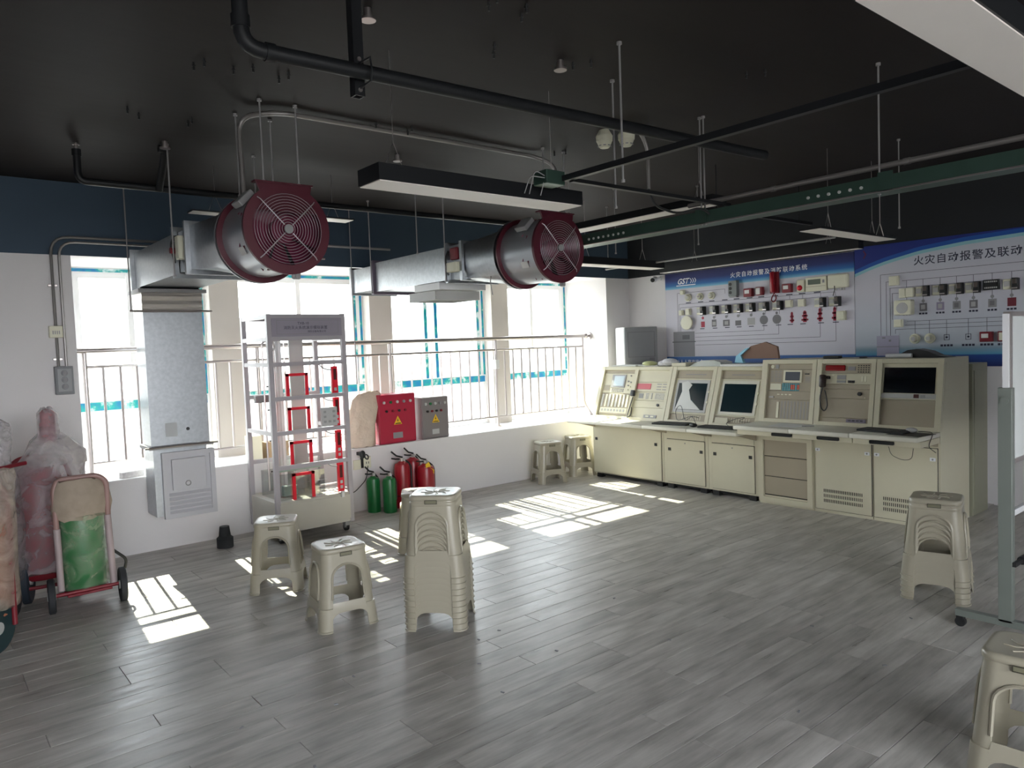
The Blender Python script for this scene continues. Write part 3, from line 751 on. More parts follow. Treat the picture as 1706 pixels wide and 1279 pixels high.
b.build('indicator_slots', M_GRAYP, d4, kind='stuff')
f = fE[0]
e1 = blank(Eu, f, (0, 1), (0, .165), M_BEIGE2); e2 = blank(Eu, f, (0, 1), (.17, .345), M_BEIGE); e3 = blank(Eu, f, (0, 1), (.35, .43), M_BEIGE2); e4 = blank(Eu, f, (0, 1), (.435, .59), M_BEIGE2); e5 = blank(Eu, f, (0, 1), (.595, .92), M_BEIGE2); e6 = blank(Eu, f, (0, 1), (.925, 1), M_BEIGE2)
b = MB(); f.box(b, (.06, .47), (.025, .125), (-.018, -.008), .008); b.build('red_display', mat('red_display', srgb(140, 18, 26), .2), e1)
b = MB(); f.box(b, (.53, .67), (.05, .115), (-.018, -.013)); b.build('display', M_SILK, e1)
b = MB()
for r0 in range(4):
    for k in range(5): f.box(b, (.72 + k * .05, .745 + k * .05), (.025 + r0 * .036, .04 + r0 * .036), (-.018, -.014))
b.build('keypad', M_BLACK, e1)
b = MB(); f.box(b, (.31, .49), (.195, .27), (-.018, -.015)); f.box(b, (.31, .49), (.285, .325), (-.018, -.015)); b.build('meter', M_GRAYP, e2)
for k in range(4):
    b = MB(); f.box(b, (.54 + k * .035, .565 + k * .035), (.285, .325), (-.018, -.012)); b.build('switch', M_BLACK, e2)
b = MB(); f.box(b, (.80, .84), (.21, .30), (-.018, -.015)); f.box(b, (.86, .90), (.21, .30), (-.018, -.015)); f.box(b, (.19, .26), (.19, .205), (-.018, -.014)); b.build('meter', M_CREAM, e2)
MB().cyl(f.pt(.79, .51, -.018), f.pt(.79, .51, -.004), .016).build('rotary_knob', M_BLACK, e4)
b = MB(); f.box(b, (.88, .91), (.565, .58), (-.018, -.014)); b.build('key', M_CREAM, e4)
b = MB(); f.box(b, (.56, .94), (.935, .99), (-.018, -.008)); b.build('module', mat('mauve_module', srgb(120, 112, 128), .5), e6)
b = MB()
for k in range(4): f.box(b, (.60 + k * .08, .65 + k * .08), (.95, .97), (-.008, -.006))
b.build('switch', M_BLACK, e6)
hs = thing('telephone_handset', 'dark handset with a looping cord hanging on the tall desk under the long red display', 'handset', f.pt(.02, .3, .0))
MB().obox(f.pt(.03, .30, .0), f.ux, f.uy, f.un, (-.02, .03), (-.055, .05), (-.010, .030), .012).obox(f.pt(.14, .24, .0), f.ux, f.uy, f.un, (-.012, .014), (-.012, .012), (-.018, .01), .004).build('handset_body', mat('brown_black_plastic', (0.03, 0.018, 0.016), .4), hs, smooth=30)
coil_cord([f.pt(.05, .40, .005), f.pt(.0, .60, .006), f.pt(.05, .78, .01), f.pt(.13, .83, .012), f.pt(.18, .74, .008), f.pt(.14, .58, .004), f.pt(.09, .46, .002)], 'cord', hs)
f = fF[0]
mn = blank(F, f, (0, 1), (0, .575), M_BEIGE, 'monitor')
b = MB(); f.box(b, (.03, .955), (.065, .475), (-.018, -.015)); b.build('screen', mat('black_screen', (0.004, 0.006, 0.009), .07), mn)
b = MB(); f.box(b, (.0, 1), (.485, .56), (-.018, -.010), .002); b.build('chin', M_LGRAY, mn)
b = MB(); f.box(b, (.60, .69), (.49, .55), (-.010, -.006)); b.build('power_button', mat('dark_red_button', (0.08, .02, .02), .4), mn)
b = MB(); f.box(b, (.72, .80), (.50, .545), (-.010, -.008)); b.build('key_row', M_GRAYP, mn)
blank(F, f, (0, 1), (.585, 1), M_BEIGE2)
# grey-green cabinet behind the row
t = thing('equipment_cabinet', 'plain grey-beige cabinet standing behind the end of the tall control desks', 'cabinet', (6.62, 2.9, 0))
MB().box((6.47, 6.80), (2.145, 3.62), (0, 1.215), .004).build('body', mat('drab_beige', srgb(150, 150, 130), .5), t)
MB().box((6.50, 6.77), (2.14, 2.146), (.06, 1.16)).build('side_panel', mat('drab_beige', srgb(150, 150, 130), .5), t)
# ------------------------------------------------------------------ things on the desks
def keyboard(name_label, c, rz, w_=.40, d_=.135):
    k = thing('keyboard', name_label, 'keyboard', c, rz)
    M = Matrix.Translation(Vector(c)) @ Matrix.Rotation(rz, 4, 'Z')
    def P(x, y, z): return M @ Vector((x, y, z))
    ux, uy = M.to_3x3() @ Vector(XP), M.to_3x3() @ Vector(YP)
    MB().obox(c, ux, uy, ZP, (-w_ / 2, w_ / 2), (-d_ / 2, d_ / 2), (0, .016), .004).build('keyboard_body', M_BLACK, k)
    b = MB()
    for r0 in range(5):
        for q in range(17):
            b.obox(c, ux, uy, ZP, (-w_ / 2 + .012 + q * (w_ - .02) / 17, -w_ / 2 + .012 + q * (w_ - .02) / 17 + .017), (-d_ / 2 + .012 + r0 * .023, -d_ / 2 + .030 + r0 * .023), (.016, .020))
    b.build('keycaps', mat('key_black', (.03, .032, .033), .5), k)
    return k
def mouse(label, c, rz, m=None):
    o = MB().sphere(c, .05, 1, .62, .38, 18).build('computer_mouse', m or M_BLACK, smooth=True, base=c); tag(o, label, 'mouse'); o.rotation_euler.z = rz; return o
def slab_thing(name, label, cat, c, rz, w_, d_, h, m):
    ux = Vector((math.cos(rz), math.sin(rz), 0)); uy = Vector((-math.sin(rz), math.cos(rz), 0))
    o = MB().obox(c, ux, uy, ZP, (-w_ / 2, w_ / 2), (-d_ / 2, d_ / 2), (0, h), min(h * .3, .003)).build(name, m, base=c); return tag(o, label, cat)
Z1, Z2 = .6652, .7372
keyboard('thin dark keyboard under the low desk mouse, beneath the first monitor', (5.745, 4.53, Z1), R(90 + 8), .38, .15)
mouse('black mouse lying between two keyboards on the low desk', (5.68, 4.235, Z1 + .018), R(70))
keyboard('black keyboard below the second low monitor', (5.72, 3.965, Z1), R(90 + 5), .40, .14)
def cable(label, pts, group=None, m=None, r=.0028):
    o = MB().tube(pts, r, 6, round_=.05).build('cable', m or M_BLACK, smooth=True, base=pts[0]); return tag(o, label, 'cable', group)
cable('tangled black cable in front of the monitor with the peeling sheet', [(5.74, 4.24, Z1 + .006), (5.80, 4.33, .76), (5.80, 4.42, .69), (5.85, 4.50, .86), (5.86, 4.58, .80), (5.80, 4.52, .69), (5.83, 4.36, .75), (5.86, 4.30, .73)])
cable('tangled black cable in front of the second low monitor', [(5.76, 3.90, Z1 + .02), (5.82, 3.98, .70), (5.80, 3.86, .75), (5.84, 3.76, .77), (5.83, 3.86, .72), (5.86, 3.72, .72)])
tag(MB().prism([(-.02, -.13), (.20, -.17), (.20, .13), (-.05, .10)], (5.60, 3.28, Z2), XP, YP, ZP, 0, .002).build('paper_sheets', M_PAPER, base=(5.60, 3.28, Z2)), 'loose white paper sheets on the tall desk under the coloured keypad', 'paper')
tag(MB().cyl((5.66, 3.135, Z2 + .005), (5.72, 3.06, Z2 + .005), .0045, seg=8).build('pen', M_GRAYP, base=(5.68, 3.10, Z2)), 'pen lying beside the white paper sheets', 'pen')
keyboard('black keyboard on the tall desk beside the mouse mat', (5.69, 2.485, Z2), R(90 - 6), .36, .15)
slab_thing('mouse_mat', 'black mouse mat on the tall desk under the wide black screen', 'mat', (5.63, 2.27, Z2), R(80), .25, .21, .003, M_BLACK)
mouse('pale grey mouse on the black mouse mat', (5.72, 2.30, Z2 + .021), R(60), M_LGRAY)
cable('thin black cable looping over the end of the tall desk', [(5.76, 2.27, Z2 + .01), (5.80, 2.20, Z2 + .006), (5.70, 2.145, Z2 + .004), (5.60, 2.143, .66), (5.74, 2.143, .60)])
cable('black cable dangling below the desk edge under the wide screen', [(5.47, 2.36, .66), (5.46, 2.34, .60), (5.46, 2.26, .57), (5.47, 2.20, .58), (5.47, 2.19, .66)], r=.002)
# on top of the housings
ZT1, ZT2 = 1.216, 1.281
tag(MB().box((6.12, 6.36), (5.30, 5.66), (ZT1, ZT1 + .012), .002).box((6.15, 6.38), (5.02, 5.34), (ZT1, ZT1 + .008), .002).build('paper_sheets', M_PAPER, base=(6.2, 5.35, ZT1)), 'flat papers on top of the low desk unit by the window', 'paper')
tag(MB().sphere((6.2, 5.17, ZT1 + .028), .075, 1, 1.2, .38).build('plastic_wrapper', mat('yellow_green_wrap', srgb(200, 205, 150), .4, bump=.6, bscale=20), smooth=True, base=(6.2, 5.2, ZT1)), 'crumpled yellow-green wrapper on top of the low desk', 'wrapper')
tag(MB().sphere((6.2, 4.90, ZT1 + .04), .085, 1, 1.1, .5).sphere((6.17, 4.96, ZT1 + .03), .06, 1, 1, .5).build('crumpled_tissue', mat('crumpled_white', (.75, .75, .77), .7, var=.3, scale=40, bump=1.0, bscale=25), smooth=True, base=(6.2, 4.90, ZT1)), 'crumpled white printed bag on top of the low desk', 'bag')
tag(MB().box((6.10, 6.34), (4.62, 4.80), (ZT1, ZT1 + .035), .004).build('beige_tray', M_BEIGE, base=(6.2, 4.7, ZT1)), 'flat beige tray on top of the low desk beside the crumpled bag', 'tray')
tag(MB().prism([(-.18, 0), (.20, 0), (.19, .04), (.12, .058), (-.02, .06), (-.12, .03)], (6.2, 4.40, ZT1), (0, -1, 0), ZP, XP, -.10, .10).build('plastic_pouch', mat('clear_pouch', (.42, .45, .42), .25, bump=.8, bscale=12), base=(6.2, 4.4, ZT1)), 'glossy clear document pouch lying on top of the low desk', 'pouch')
tag(MB().box((6.08, 6.36), (3.72, 4.20), (ZT1, ZT1 + .022), .003).build('white_folder', M_PAPER, base=(6.2, 4.0, ZT1)), 'long white folder on top of the low desk beside the brown board', 'folder')
tag(MB().prism([(-.14, .0), (-.16, .045), (-.05, .12), (.10, .155), (.22, .11), (.235, -.0), (.20, 0)], (6.24, 3.90, ZT2 + .003), (0, -1, 0), ZP, (1, 0, 0), -.015, .015).build('brown_board', mat('brown_board', srgb(128, 100, 86), .7), base=(6.24, 3.9, ZT2)), 'brown six-sided board leaning on top between the low and tall desks', 'board')
tag(MB().prism([(-.215, -.02), (-.20, .04), (-.10, .11), (-.06, .118), (-.15, .045), (-.12, -.03)], (6.22, 3.90, ZT2 - .01), (0, -1, 0), ZP, (1, 0, 0), -.02, .02).build('blue_wrapping', mat('blue_wrap', srgb(130, 190, 215), .3, bump=.6, bscale=30), base=(6.22, 3.9, ZT2)), 'crinkled pale blue wrapping around the edge of the brown board', 'wrapping')
tag(MB().box((6.15, 6.22), (3.06, 3.20), (ZT2, ZT2 + .022), .006).build('black_remote', M_BLACK, base=(6.2, 3.1, ZT2)), 'small black remote control on top of the tall desks', 'remote')
tag(MB().box((6.16, 6.20), (2.84, 2.89), (ZT2, ZT2 + .012), .003).build('black_clip', M_BLACK, base=(6.2, 2.85, ZT2)), 'tiny black clip on top of the tall desks', 'clip')
tag(MB().cyl((6.14, 2.66, ZT2 + .018), (6.14, 2.46, ZT2 + .018), .017).cyl((6.19, 2.60, ZT2 + .014), (6.19, 2.47, ZT2 + .014), .013).build('white_tube', M_ALU, smooth=30, base=(6.15, 2.55, ZT2)), 'white plastic tube lying on top of the tall desk by the black bag', 'tube')
tag(MB().prism([(-.19, 0), (.21, 0), (.12, .015), (.05, .05), (-.03, .068), (-.10, .06), (-.15, .035)], (6.22, 2.40, ZT2), (0, -1, 0), ZP, XP, -.07, .07).build('black_bag', M_BLACK, base=(6.22, 2.4, ZT2)), 'flattened black cloth bag on top of the end desk unit', 'bag')
# ================================================================== WALL CHARTS
PX = 7.03
UL, UU, UN = (0, -1, 0), (0, 0, 1), (-1, 0, 0)
def ramp_mat(name, stops, rough=.55):
    m = bpy.data.materials.new(name); m.use_nodes = True; nt = m.node_tree; b = nt.nodes['Principled BSDF']; b.inputs['Roughness'].default_value = rough
    g = nt.nodes.new('ShaderNodeNewGeometry'); s = nt.nodes.new('ShaderNodeSeparateXYZ'); nt.links.new(g.outputs['Position'], s.inputs[0])
    mr = nt.nodes.new('ShaderNodeMapRange'); mr.inputs[1].default_value = 1.1; mr.inputs[2].default_value = 2.4; nt.links.new(s.outputs['Z'], mr.inputs[0])
    r = nt.nodes.new('ShaderNodeValToRGB'); e = r.color_ramp.elements
    st = [((z - 1.1) / 1.3, c) for z, c in stops]
    e[0].position, e[0].color = st[0][0], (*st[0][1], 1); e[1].position, e[1].color = st[-1][0], (*st[-1][1], 1)
    for p, c in st[1:-1]: k = e.new(p); k.color = (*c, 1)
    nt.links.new(mr.outputs[0], r.inputs[0]); nt.links.new(r.outputs[0], b.inputs['Base Color']); return m
W1c = srgb(204, 202, 212)
c1 = thing('wall_chart', 'long printed wall chart with straight blue header and white title', 'chart', (PX, 4.46, 1.17))
MB().box((PX, XW), (3.335, 5.595), (1.17, 2.268)).build('chart_board', ramp_mat('chart_print_a', [(1.17, srgb(18, 40, 96)), (1.285, srgb(40, 96, 165)), (1.292, W1c), (2.075, W1c), (2.085, srgb(120, 185, 215)), (2.12, srgb(35, 105, 175)), (2.18, srgb(30, 45, 110)), (2.3, srgb(26, 22, 70))]), c1)
def chart_text(s, size, y, z, m, parent, **k): return text_bm(s, size, (PX, y, z), UL, UU, UN, **k).build('lettering', m, parent)
chart_text('火灾自动报警及消防联动系统', .062, 4.70, 2.150, M_TEXTW, c1, space=1.24, bold=.0006)
chart_text('GST', .088, 5.42, 2.135, M_TEXTW, c1, shear=.35, bold=.0022, squash=1.0)
MB().obox((PX - .001, 5.43, 2.112), UL, UU, UN, (0, .27), (0, .010), (0, .001)).build('logo_bar', M_TEXTW, c1)
for k in range(3): MB().prism([(0, 0), (.016, .028), (0, .056), (.008, .056), (.026, .028), (.008, 0)], (PX - .001, 5.235 - k * .030, 2.135), UL, UU, UN, 0, .001).build('logo_chevron', M_TEXTW, c1)
chart_text('让人人享有安全', .055, 5.46, 1.205, M_TEXTW, c1, bold=.0004)
MB().obox((PX - .001, 5.49, 1.29), UL, UU, UN, (0, .30), (0, .29), (0, .001)).build('printed_cabinet', mat('printed_cabinet_grey', srgb(130, 130, 136), .6), c1)
MB().obox((PX - .0022, 5.505, 1.455), UL, UU, UN, (0, .33), (0, .012), (0, .001)).obox((PX - .0022, 5.36, 1.49), UL, UU, UN, (0, .10), (0, .05), (0, .001)).build('printed_cabinet_edge', mat('printed_cabinet_dark', srgb(96, 96, 102), .6), c1)
def chart_lines(parent, segs, m=None, t=.004, name='printed_line'):
    b = MB()
    for (ya, za, yb, zb) in segs:
        if abs(ya - yb) >= abs(za - zb): b.obox((PX - .0006, ya, za), UL, UU, UN, (0, ya - yb), (-t / 2, t / 2), (0, .0006))
        else: b.obox((PX - .0006, ya, min(za, zb)), UL, UU, UN, (-t / 2, t / 2), (0, abs(za - zb)), (0, .0006))
    return b.build(name, m or mat('print_line_grey', (.10, .10, .13), .6), parent, kind='stuff')
r2 = [5.08, 4.91, 4.75, 4.60, 4.45, 4.29, 4.13, 3.67, 3.52]
chart_lines(c1, [(5.42, 2.03, 4.77, 2.03), (5.42, 2.03, 5.42, 1.58), (5.40, 1.90, 3.52, 1.90), (5.40, 1.90, 5.40, 1.58), (5.38, 1.86, 3.60, 1.86), (5.38, 1.86, 5.38, 1.58), (4.77, 2.03, 4.77, 1.98),
                 (5.18, 1.555, 4.30, 1.555), (4.30, 1.62, 4.30, 1.555), (5.18, 1.51, 4.13, 1.51), (4.13, 1.62, 4.13, 1.51), (5.18, 1.465, 3.68, 1.465), (3.68, 1.62, 3.68, 1.465), (5.18, 1.42, 3.52, 1.42), (3.52, 1.62, 3.52, 1.42)]
            + [(y - .01, 1.86, y - .01, 1.72) for y in r2] + [(y, 1.90, y, 1.86) for y in (4.0, 3.86, 3.67, 3.52, 4.16)])
b = MB()
for y in [5.26, 5.09, 4.94, 4.77, 4.62, 4.46, 4.32, 4.16, 4.0, 3.86, 3.70]: b.obox((PX - .001, y + .04, 1.905 if y > 4.7 else 1.905), UL, UU, UN, (0, .07), (0, .010), (0, .0006))
for y in r2 + [4.0, 3.86]: b.obox((PX - .001, y + .03, 1.60), UL, UU, UN, (0, .06), (0, .008), (0, .0006))
b.build('printed_captions', M_TEXTD, c1, kind='stuff')
# printed pictures (flat)
pic = mat('printed_picture_grey', srgb(112, 110, 114), .6); picl = mat('printed_picture_light', srgb(168, 166, 168), .6); picr = mat('printed_picture_red', srgb(165, 50, 72), .6)
for i, y in enumerate((5.07, 4.92, 4.76, 4.61, 4.45)):
    MB().cyl((PX - .0005, y, 1.725), (PX - .0015, y, 1.725), .016).build('printed_symbol', picr if i == 0 else M_SILK, c1)
    MB().obox((PX - .001, y + (.025, .03, .042, .036, .045)[i], 1.62), UL, UU, UN, (0, (.05, .06, .084, .072, .09)[i]), (0, (.065, .08, .07, .055, .075)[i]), (0, .001)).build('printed_picture', (picr, pic, pic, pic, picl)[i], c1)
    if i in (1, 2): MB().obox((PX - .0022, y + .022, 1.635), UL, UU, UN, (0, .045), (0, .04), (0, .001)).build('printed_picture', picl, c1)
for y in (4.30, 4.15):
    MB().cyl((PX - .0005, y, 1.665), (PX - .0015, y, 1.665), .048, seg=28).cyl((PX - .0015, y, 1.73), (PX - .002, y, 1.73), .014).build('printed_picture', pic, c1)
for y, w_, h in ((3.98, .05, .10), (3.84, .075, .10), (3.68, .06, .12), (3.53, .06, .12)):
    MB().obox((PX - .001, y + w_ / 2, 1.62), UL, UU, UN, (w_ * .25, w_ * .75), (0, h), (0, .001)).obox((PX - .001, y + w_ / 2, 1.62), UL, UU, UN, (0, w_), (h * .15, h * .32), (0, .001)).obox((PX - .001, y + w_ / 2, 1.62), UL, UU, UN, (w_ * .1, w_ * .9), (h * .55, h * .72), (0, .001)).cyl((PX - .0005, y, 1.62 + h), (PX - .002, y, 1.62 + h), w_ * .22).build('printed_valve', picr, c1)
# second chart with the curved blue top
def arc(y):
    pts = [(3.335, 2.055), (3.18, 2.11), (3.04, 2.15), (2.75, 2.21), (2.39, 2.245), (1.95, 2.262), (1.4, 2.262), (0.9, 2.24), (.6, 2.22)]
    for (a, za), (b_, zb) in zip(pts, pts[1:]):
        if b_ <= y <= a: return za + (zb - za) * (a - y) / (a - b_)
    return pts[-1][1]
c2 = thing('wall_chart', 'wall chart with curved blue top and large dark title, partly behind the whiteboard', 'chart', (PX, 2.0, 1.17))
MB().box((PX, XW), (0.62, 3.33), (1.17, 2.30)).build('chart_board', ramp_mat('chart_print_b', [(1.17, srgb(16, 34, 100)), (1.268, srgb(20, 66, 140)), (1.275, srgb(80, 150, 185)), (1.33, srgb(130, 155, 172)), (1.37, srgb(184, 192, 202)), (1.9, srgb(198, 196, 206)), (2.2, srgb(192, 195, 206)), (2.3, srgb(192, 195, 206))]), c2)
ys = [3.33 - i * (3.33 - .62) / 40 for i in range(41)]
def band(lo, hi, m, d):
    poly = [(3.33 - y, lo(y)) for y in ys] + [(3.33 - y, hi(y)) for y in reversed(ys)]
    MB().prism(poly, (PX, 3.33, 0), UL, UU, UN, d, d + .0006).build('printed_band', m, c2)
band(lambda y: arc(y) - .035, lambda y: arc(y) - .006, mat('pale_cyan_print', srgb(140, 190, 200), .55), .0004)
band(lambda y: arc(y) - .006, lambda y: min(2.3, arc(y) + .035), mat('mid_blue_print', srgb(20, 80, 160), .55), .0008)
band(lambda y: min(2.2999, arc(y) + .03), lambda y: 2.30, mat('deep_blue_print', srgb(20, 40, 120), .55), .0012)
MB().prism([(0, 0), (.02, .035), (0, .07), (.012, .075), (.035, .035), (.012, -.005)], (PX - .002, 3.25, 2.19), UL, UU, UN, 0, .0006).build('faint_red_emblem', mat('faint_red', srgb(90, 26, 70), .6), c2)
chart_text('火灾自动报警及联动控制系统', .088, 2.80, 2.085, M_TEXTD, c2, space=1.13, bold=.0008)
c2m = [2.72, 2.58, 2.45, 2.32, 2.18, 2.04]
chart_lines(c2, [(3.09, 2.02, .8, 2.02), (3.09, 2.02, 3.09, 1.45), (3.04, 1.95, 2.99, 1.95), (3.04, 1.95, 3.04, 1.45), (3.01, 1.89, 2.19, 1.905), (3.005, 1.89, 3.005, 1.45), (2.99, 1.84, 2.93, 1.84), (2.985, 1.84, 2.985, 1.60),
                 (2.90, 1.95, .8, 1.95), (2.86, 1.58, .8, 1.58), (2.88, 1.545, .8, 1.545), (2.96, 1.51, .8, 1.51), (2.96, 1.51, 2.96, 1.47)]
            + [(y, 1.95, y, 1.72) for y in c2m + [2.86]] + [(y, 1.58, y, 1.44) for y in (2.79, 2.67, 2.53, 2.36, 2.22, 2.09)])
b = MB()
for y in c2m + [2.86]:
    for k in range(3): b.obox((PX - .001, y + .035 - k * .025, 1.635), UL, UU, UN, (0, .019), (0, .016), (0, .0006))
for y in (2.53, 2.36, 2.22, 2.09):
    for k in range(4): b.obox((PX - .001, y + .05 - k * .026, 1.345), UL, UU, UN, (0, .02), (0, .018), (0, .0006))
b.build('printed_captions', M_TEXTD, c2, kind='stuff')
for i, y in enumerate(c2m):
    MB().cyl((PX - .0005, y, 1.755), (PX - .0015, y, 1.755), .014).build('printed_symbol', M_SILK, c2)
    m = (pic, mat('printed_mauve', srgb(140, 132, 156), .6), M_SILK, pic, M_SILK, mat('printed_dark_red', srgb(110, 36, 50), .6))[i]
    MB().obox((PX - .001, y + .03, 1.665), UL, UU, UN, (0, .062), (0, .07), (0, .001)).build('printed_picture', m, c2)
    MB().obox((PX - .0022, y + .018, 1.68), UL, UU, UN, (0, .034), (0, .04), (0, .001)).build('printed_picture', (picl, picl, pic, picl, pic, m)[i], c2)
for y in (2.53, 2.36):
    MB().frame((PX - .001, y + .022, 1.40), UL, UU, UN, (0, .044), (0, .05), (0, .001), .004).cyl((PX, y, 1.425), (PX - .002, y, 1.425), .009).build('printed_symbol', M_TEXTD, c2)
MB().obox((PX - .001, 3.13, 1.27), UL, UU, UN, (0, .20), (0, .185), (0, .001)).build('printed_cabinet', mat('printed_mauve2', srgb(168, 164, 186), .6), c2)
MB().obox((PX - .0022, 3.13, 1.35), UL, UU, UN, (0, .20), (0, .006), (0, .001)).obox((PX - .0022, 3.08, 1.43), UL, UU, UN, (0, .03), (0, .012), (0, .001)).obox((PX - .0022, 3.02, 1.40), UL, UU, UN, (0, .02), (0, .018), (0, .001)).build('printed_cabinet_edge', M_SILK, c2)
# ------------------------------------------------------------------ devices fixed on the charts
CH1, CH2 = 'the white-title chart', 'the dark-title chart'
def dbox(y, z, w_, h, d, m, name, parent=None, off=0.0, bev=.004, **k):
    return MB().box((PX - off - d, PX - off), (y - w_ / 2, y + w_ / 2), (z - h / 2, z + h / 2), bev).build(name, m, parent, **k)
def module(y, z, label, w_=.075, h=.075, cream=True, cat='module', grp='cream modules on the charts'):
    t = thing('cream_module', label, cat, (PX, y, z), group=grp)
    dbox(y, z, w_, h, .035, M_CREAM, 'base', t); dbox(y, z, w_ * .82, h * .82, .008, M_CREAM, 'cover', t, .035, .002)
    return t
def relay(y, z, label, grp='module and relay pairs'):
    t = thing('relay_module', label, 'relay', (PX, y, z), group=grp)
    dbox(y + .028, z, .06, .085, .022, M_CREAM, 'module_base', t); dbox(y + .028, z + .004, .045, .045, .006, M_LGRAY, 'cover', t, .022, .002)
    s = dbox(y - .036, z, .045, .095, .06, M_BLACK, 'relay_socket', t)
    dbox(y - .036, z + .02, .032, .04, .012, mat('smoky_relay', (.10, .08, .07), .3), 'relay_cube', s, .06, .003)
    dbox(y - .036, z - .035, .04, .012, .008, M_STEEL, 'terminals', s, .06, .001)
    return t
def detector(y, z, r, label, kind=0, grp='round detectors on the charts'):
    t = thing('round_detector', label, 'detector', (PX, y, z), group=grp)
    MB().lathe((PX, y, z), UN, [(r, 0), (r, .012), (r * .96, .018)], 28).build('base', M_CREAM, t, smooth=30)
    MB().lathe((PX, y, z), UN, [(r * .72, .018), (r * .74, .03), (r * .62, .042), (r * .5, .048)], 28).build('head', M_CREAM, t, smooth=30)
    if kind: MB().lathe((PX, y, z), UN, [(r * .3, .048), (r * .28, .054)], 16).build('chamber', mat('mauve_lens', srgb(170, 158, 170), .4) if kind == 1 else M_LGRAY, t, smooth=30)
    else: MB().lathe((PX, y, z), UN, [(r * .42, .048), (r * .40, .052)], 16).build('chamber', M_LGRAY, t, smooth=30)
    return t
module(5.33, 2.035, 'small cream module above the first round detector on ' + CH1, .05, .05)
detector(5.26, 1.97, .045, 'round smoke detector nearest the logo on ' + CH1)
detector(5.095, 1.97, .042, 'middle round detector with mauve centre in the upper row of ' + CH1, 1)
detector(4.94, 1.97, .042, 'third round detector with grey centre in the upper row of ' + CH1, 2)
t = thing('strobe_speaker', 'dark grey box with round openings beneath the title of ' + CH1, 'speaker', (PX, 4.64, 2.02))
dbox(4.64, 2.025, .105, .165, .055, mat('grey_device', srgb(120, 126, 126), .4), 'body', t)
for dz in (.045, 0, -.045): MB().cyl((PX - .02, 4.694, 2.025 + dz), (PX - .02, 4.700, 2.025 + dz), .022).cyl((PX - .054, 4.665, 2.025 + dz), (PX - .058, 4.665, 2.025 + dz), .018).build('opening', M_BLACK, t)
dbox(4.64, 1.935, .09, .016, .05, M_GRAYP, 'foot', t)
def callpoint(y, z, w_, h, label, white=True, grp='red call points on the charts'):
    t = thing('call_point', label, 'call point', (PX, y, z), group=grp)
    dbox(y, z, w_, h, .05, M_DRED, 'body', t, 0, .006)
    if white: dbox(y + w_ * .06, z + .008, w_ * .55, h * .42, .004, M_PAPER, 'label_panel', t, .05, .001)
    return t
callpoint(4.46, 1.965, .10, .09, 'red call point with white panel beside the dark grey box on ' + CH1)
t = callpoint(4.325, 1.97, .078, .088, 'small red box with pale square front between call point and telephone on ' + CH1, False)
dbox(4.335, 1.97, .05, .07, .004, M_PAPER, 'label_panel', t, .05, .001)
t = thing('red_telephone', 'tall red fire telephone hanging on ' + CH1, 'telephone', (PX, 4.16, 2.04))
dbox(4.16, 2.045, .10, .22, .03, M_DRED, 'cradle', t); MB().box((PX - .075, PX - .03), (4.135, 4.185), (1.94, 2.16), .018).build('handset', M_RED, t, smooth=30)
MB().tube([(PX - .03, 4.15, 1.94), (PX - .05, 4.17, 1.90), (PX - .05, 4.18, 1.86), (PX - .05, 4.15, 1.84), (PX - .05, 4.12, 1.88), (PX - .04, 4.14, 1.92)], .006, 8, round_=.02).build('cord', M_DRED, t, smooth=True)
callpoint(4.01, 1.975, .10, .09, 'red call point with white panel after the red telephone on ' + CH1)
t = thing('sounder_strobe', 'white sounder with a red lens on ' + CH1, 'alarm', (PX, 3.86, 1.98))
dbox(3.86, 1.985, .08, .125, .045, M_CREAM, 'body', t, 0, .01); MB().sphere((PX - .045, 3.866, 1.965), .028, .7, 1, 1).build('lens', M_REDL, t, smooth=True)
t = thing('repeater_panel', 'cream repeater panel with a grey-green display on ' + CH1, 'panel', (PX, 3.70, 1.99))
dbox(3.70, 1.99, .215, .14, .04, M_CREAM, 'body', t); dbox(3.715, 2.012, .13, .05, .004, mat('green_lcd', srgb(90, 100, 88), .3), 'display', t, .04, .001); dbox(3.62, 2.012, .02, .03, .004, M_GRAYP, 'key', t, .04, .001)
MB().box((PX - .042, PX - .04), (3.60, 3.80), (1.965, 1.969)).build('seam', M_BEIGE2, t)
t = thing('junction_box', 'largest white rounded junction box, near the edge of ' + CH1, 'box', (PX, 3.47, 2.0))
dbox(3.475, 2.0, .20, .135, .055, M_CREAM, 'body', t, 0, .016)
for dy in (-.05, -.02, .03): MB().cyl((PX - .025, 3.475 + dy, 1.935), (PX - .025, 3.475 + dy, 1.91), .012).build('cable_gland', M_LGRAY, t)
MB().tube([(PX - .06, 3.50, 1.955), (PX - .055, 3.50, 1.92), (PX - .05, 3.52, 1.86)], .004, 6).build('wire', M_BLACK, t)
nth = ['first', 'second', 'third', 'fourth', 'fifth', 'sixth', 'seventh', 'eighth', 'ninth']
for i, y in enumerate(r2): relay(y, 1.805, 'cream module with dark relay, %s pair from the logo end of %s' % (nth[i], CH1))
module(5.355, 1.80, 'first small cream module above the large round bell on ' + CH1, .05, .06); module(5.255, 1.805, 'second small cream module above the large round bell on ' + CH1, .06, .075)
module(4.0, 1.815, 'cream module above the first printed red valve on ' + CH1); module(3.86, 1.815, 'cream module above the second printed red valve on ' + CH1)
t = thing('alarm_bell', 'large cream round bell on ' + CH1, 'bell', (PX, 5.27, 1.68))
MB().lathe((PX, 5.27, 1.68), UN, [(.05, 0), (.05, .02), (.078, .02), (.082, .035), (.078, .045), (.03, .052)], 32).build('gong', M_CREAM, t, smooth=30)
module(3.455, 1.665, 'small white box below the large junction box on ' + CH1, .09, .09)
module(2.96, 1.955, 'cream module beside the dark title start on ' + CH2, .085, .085)
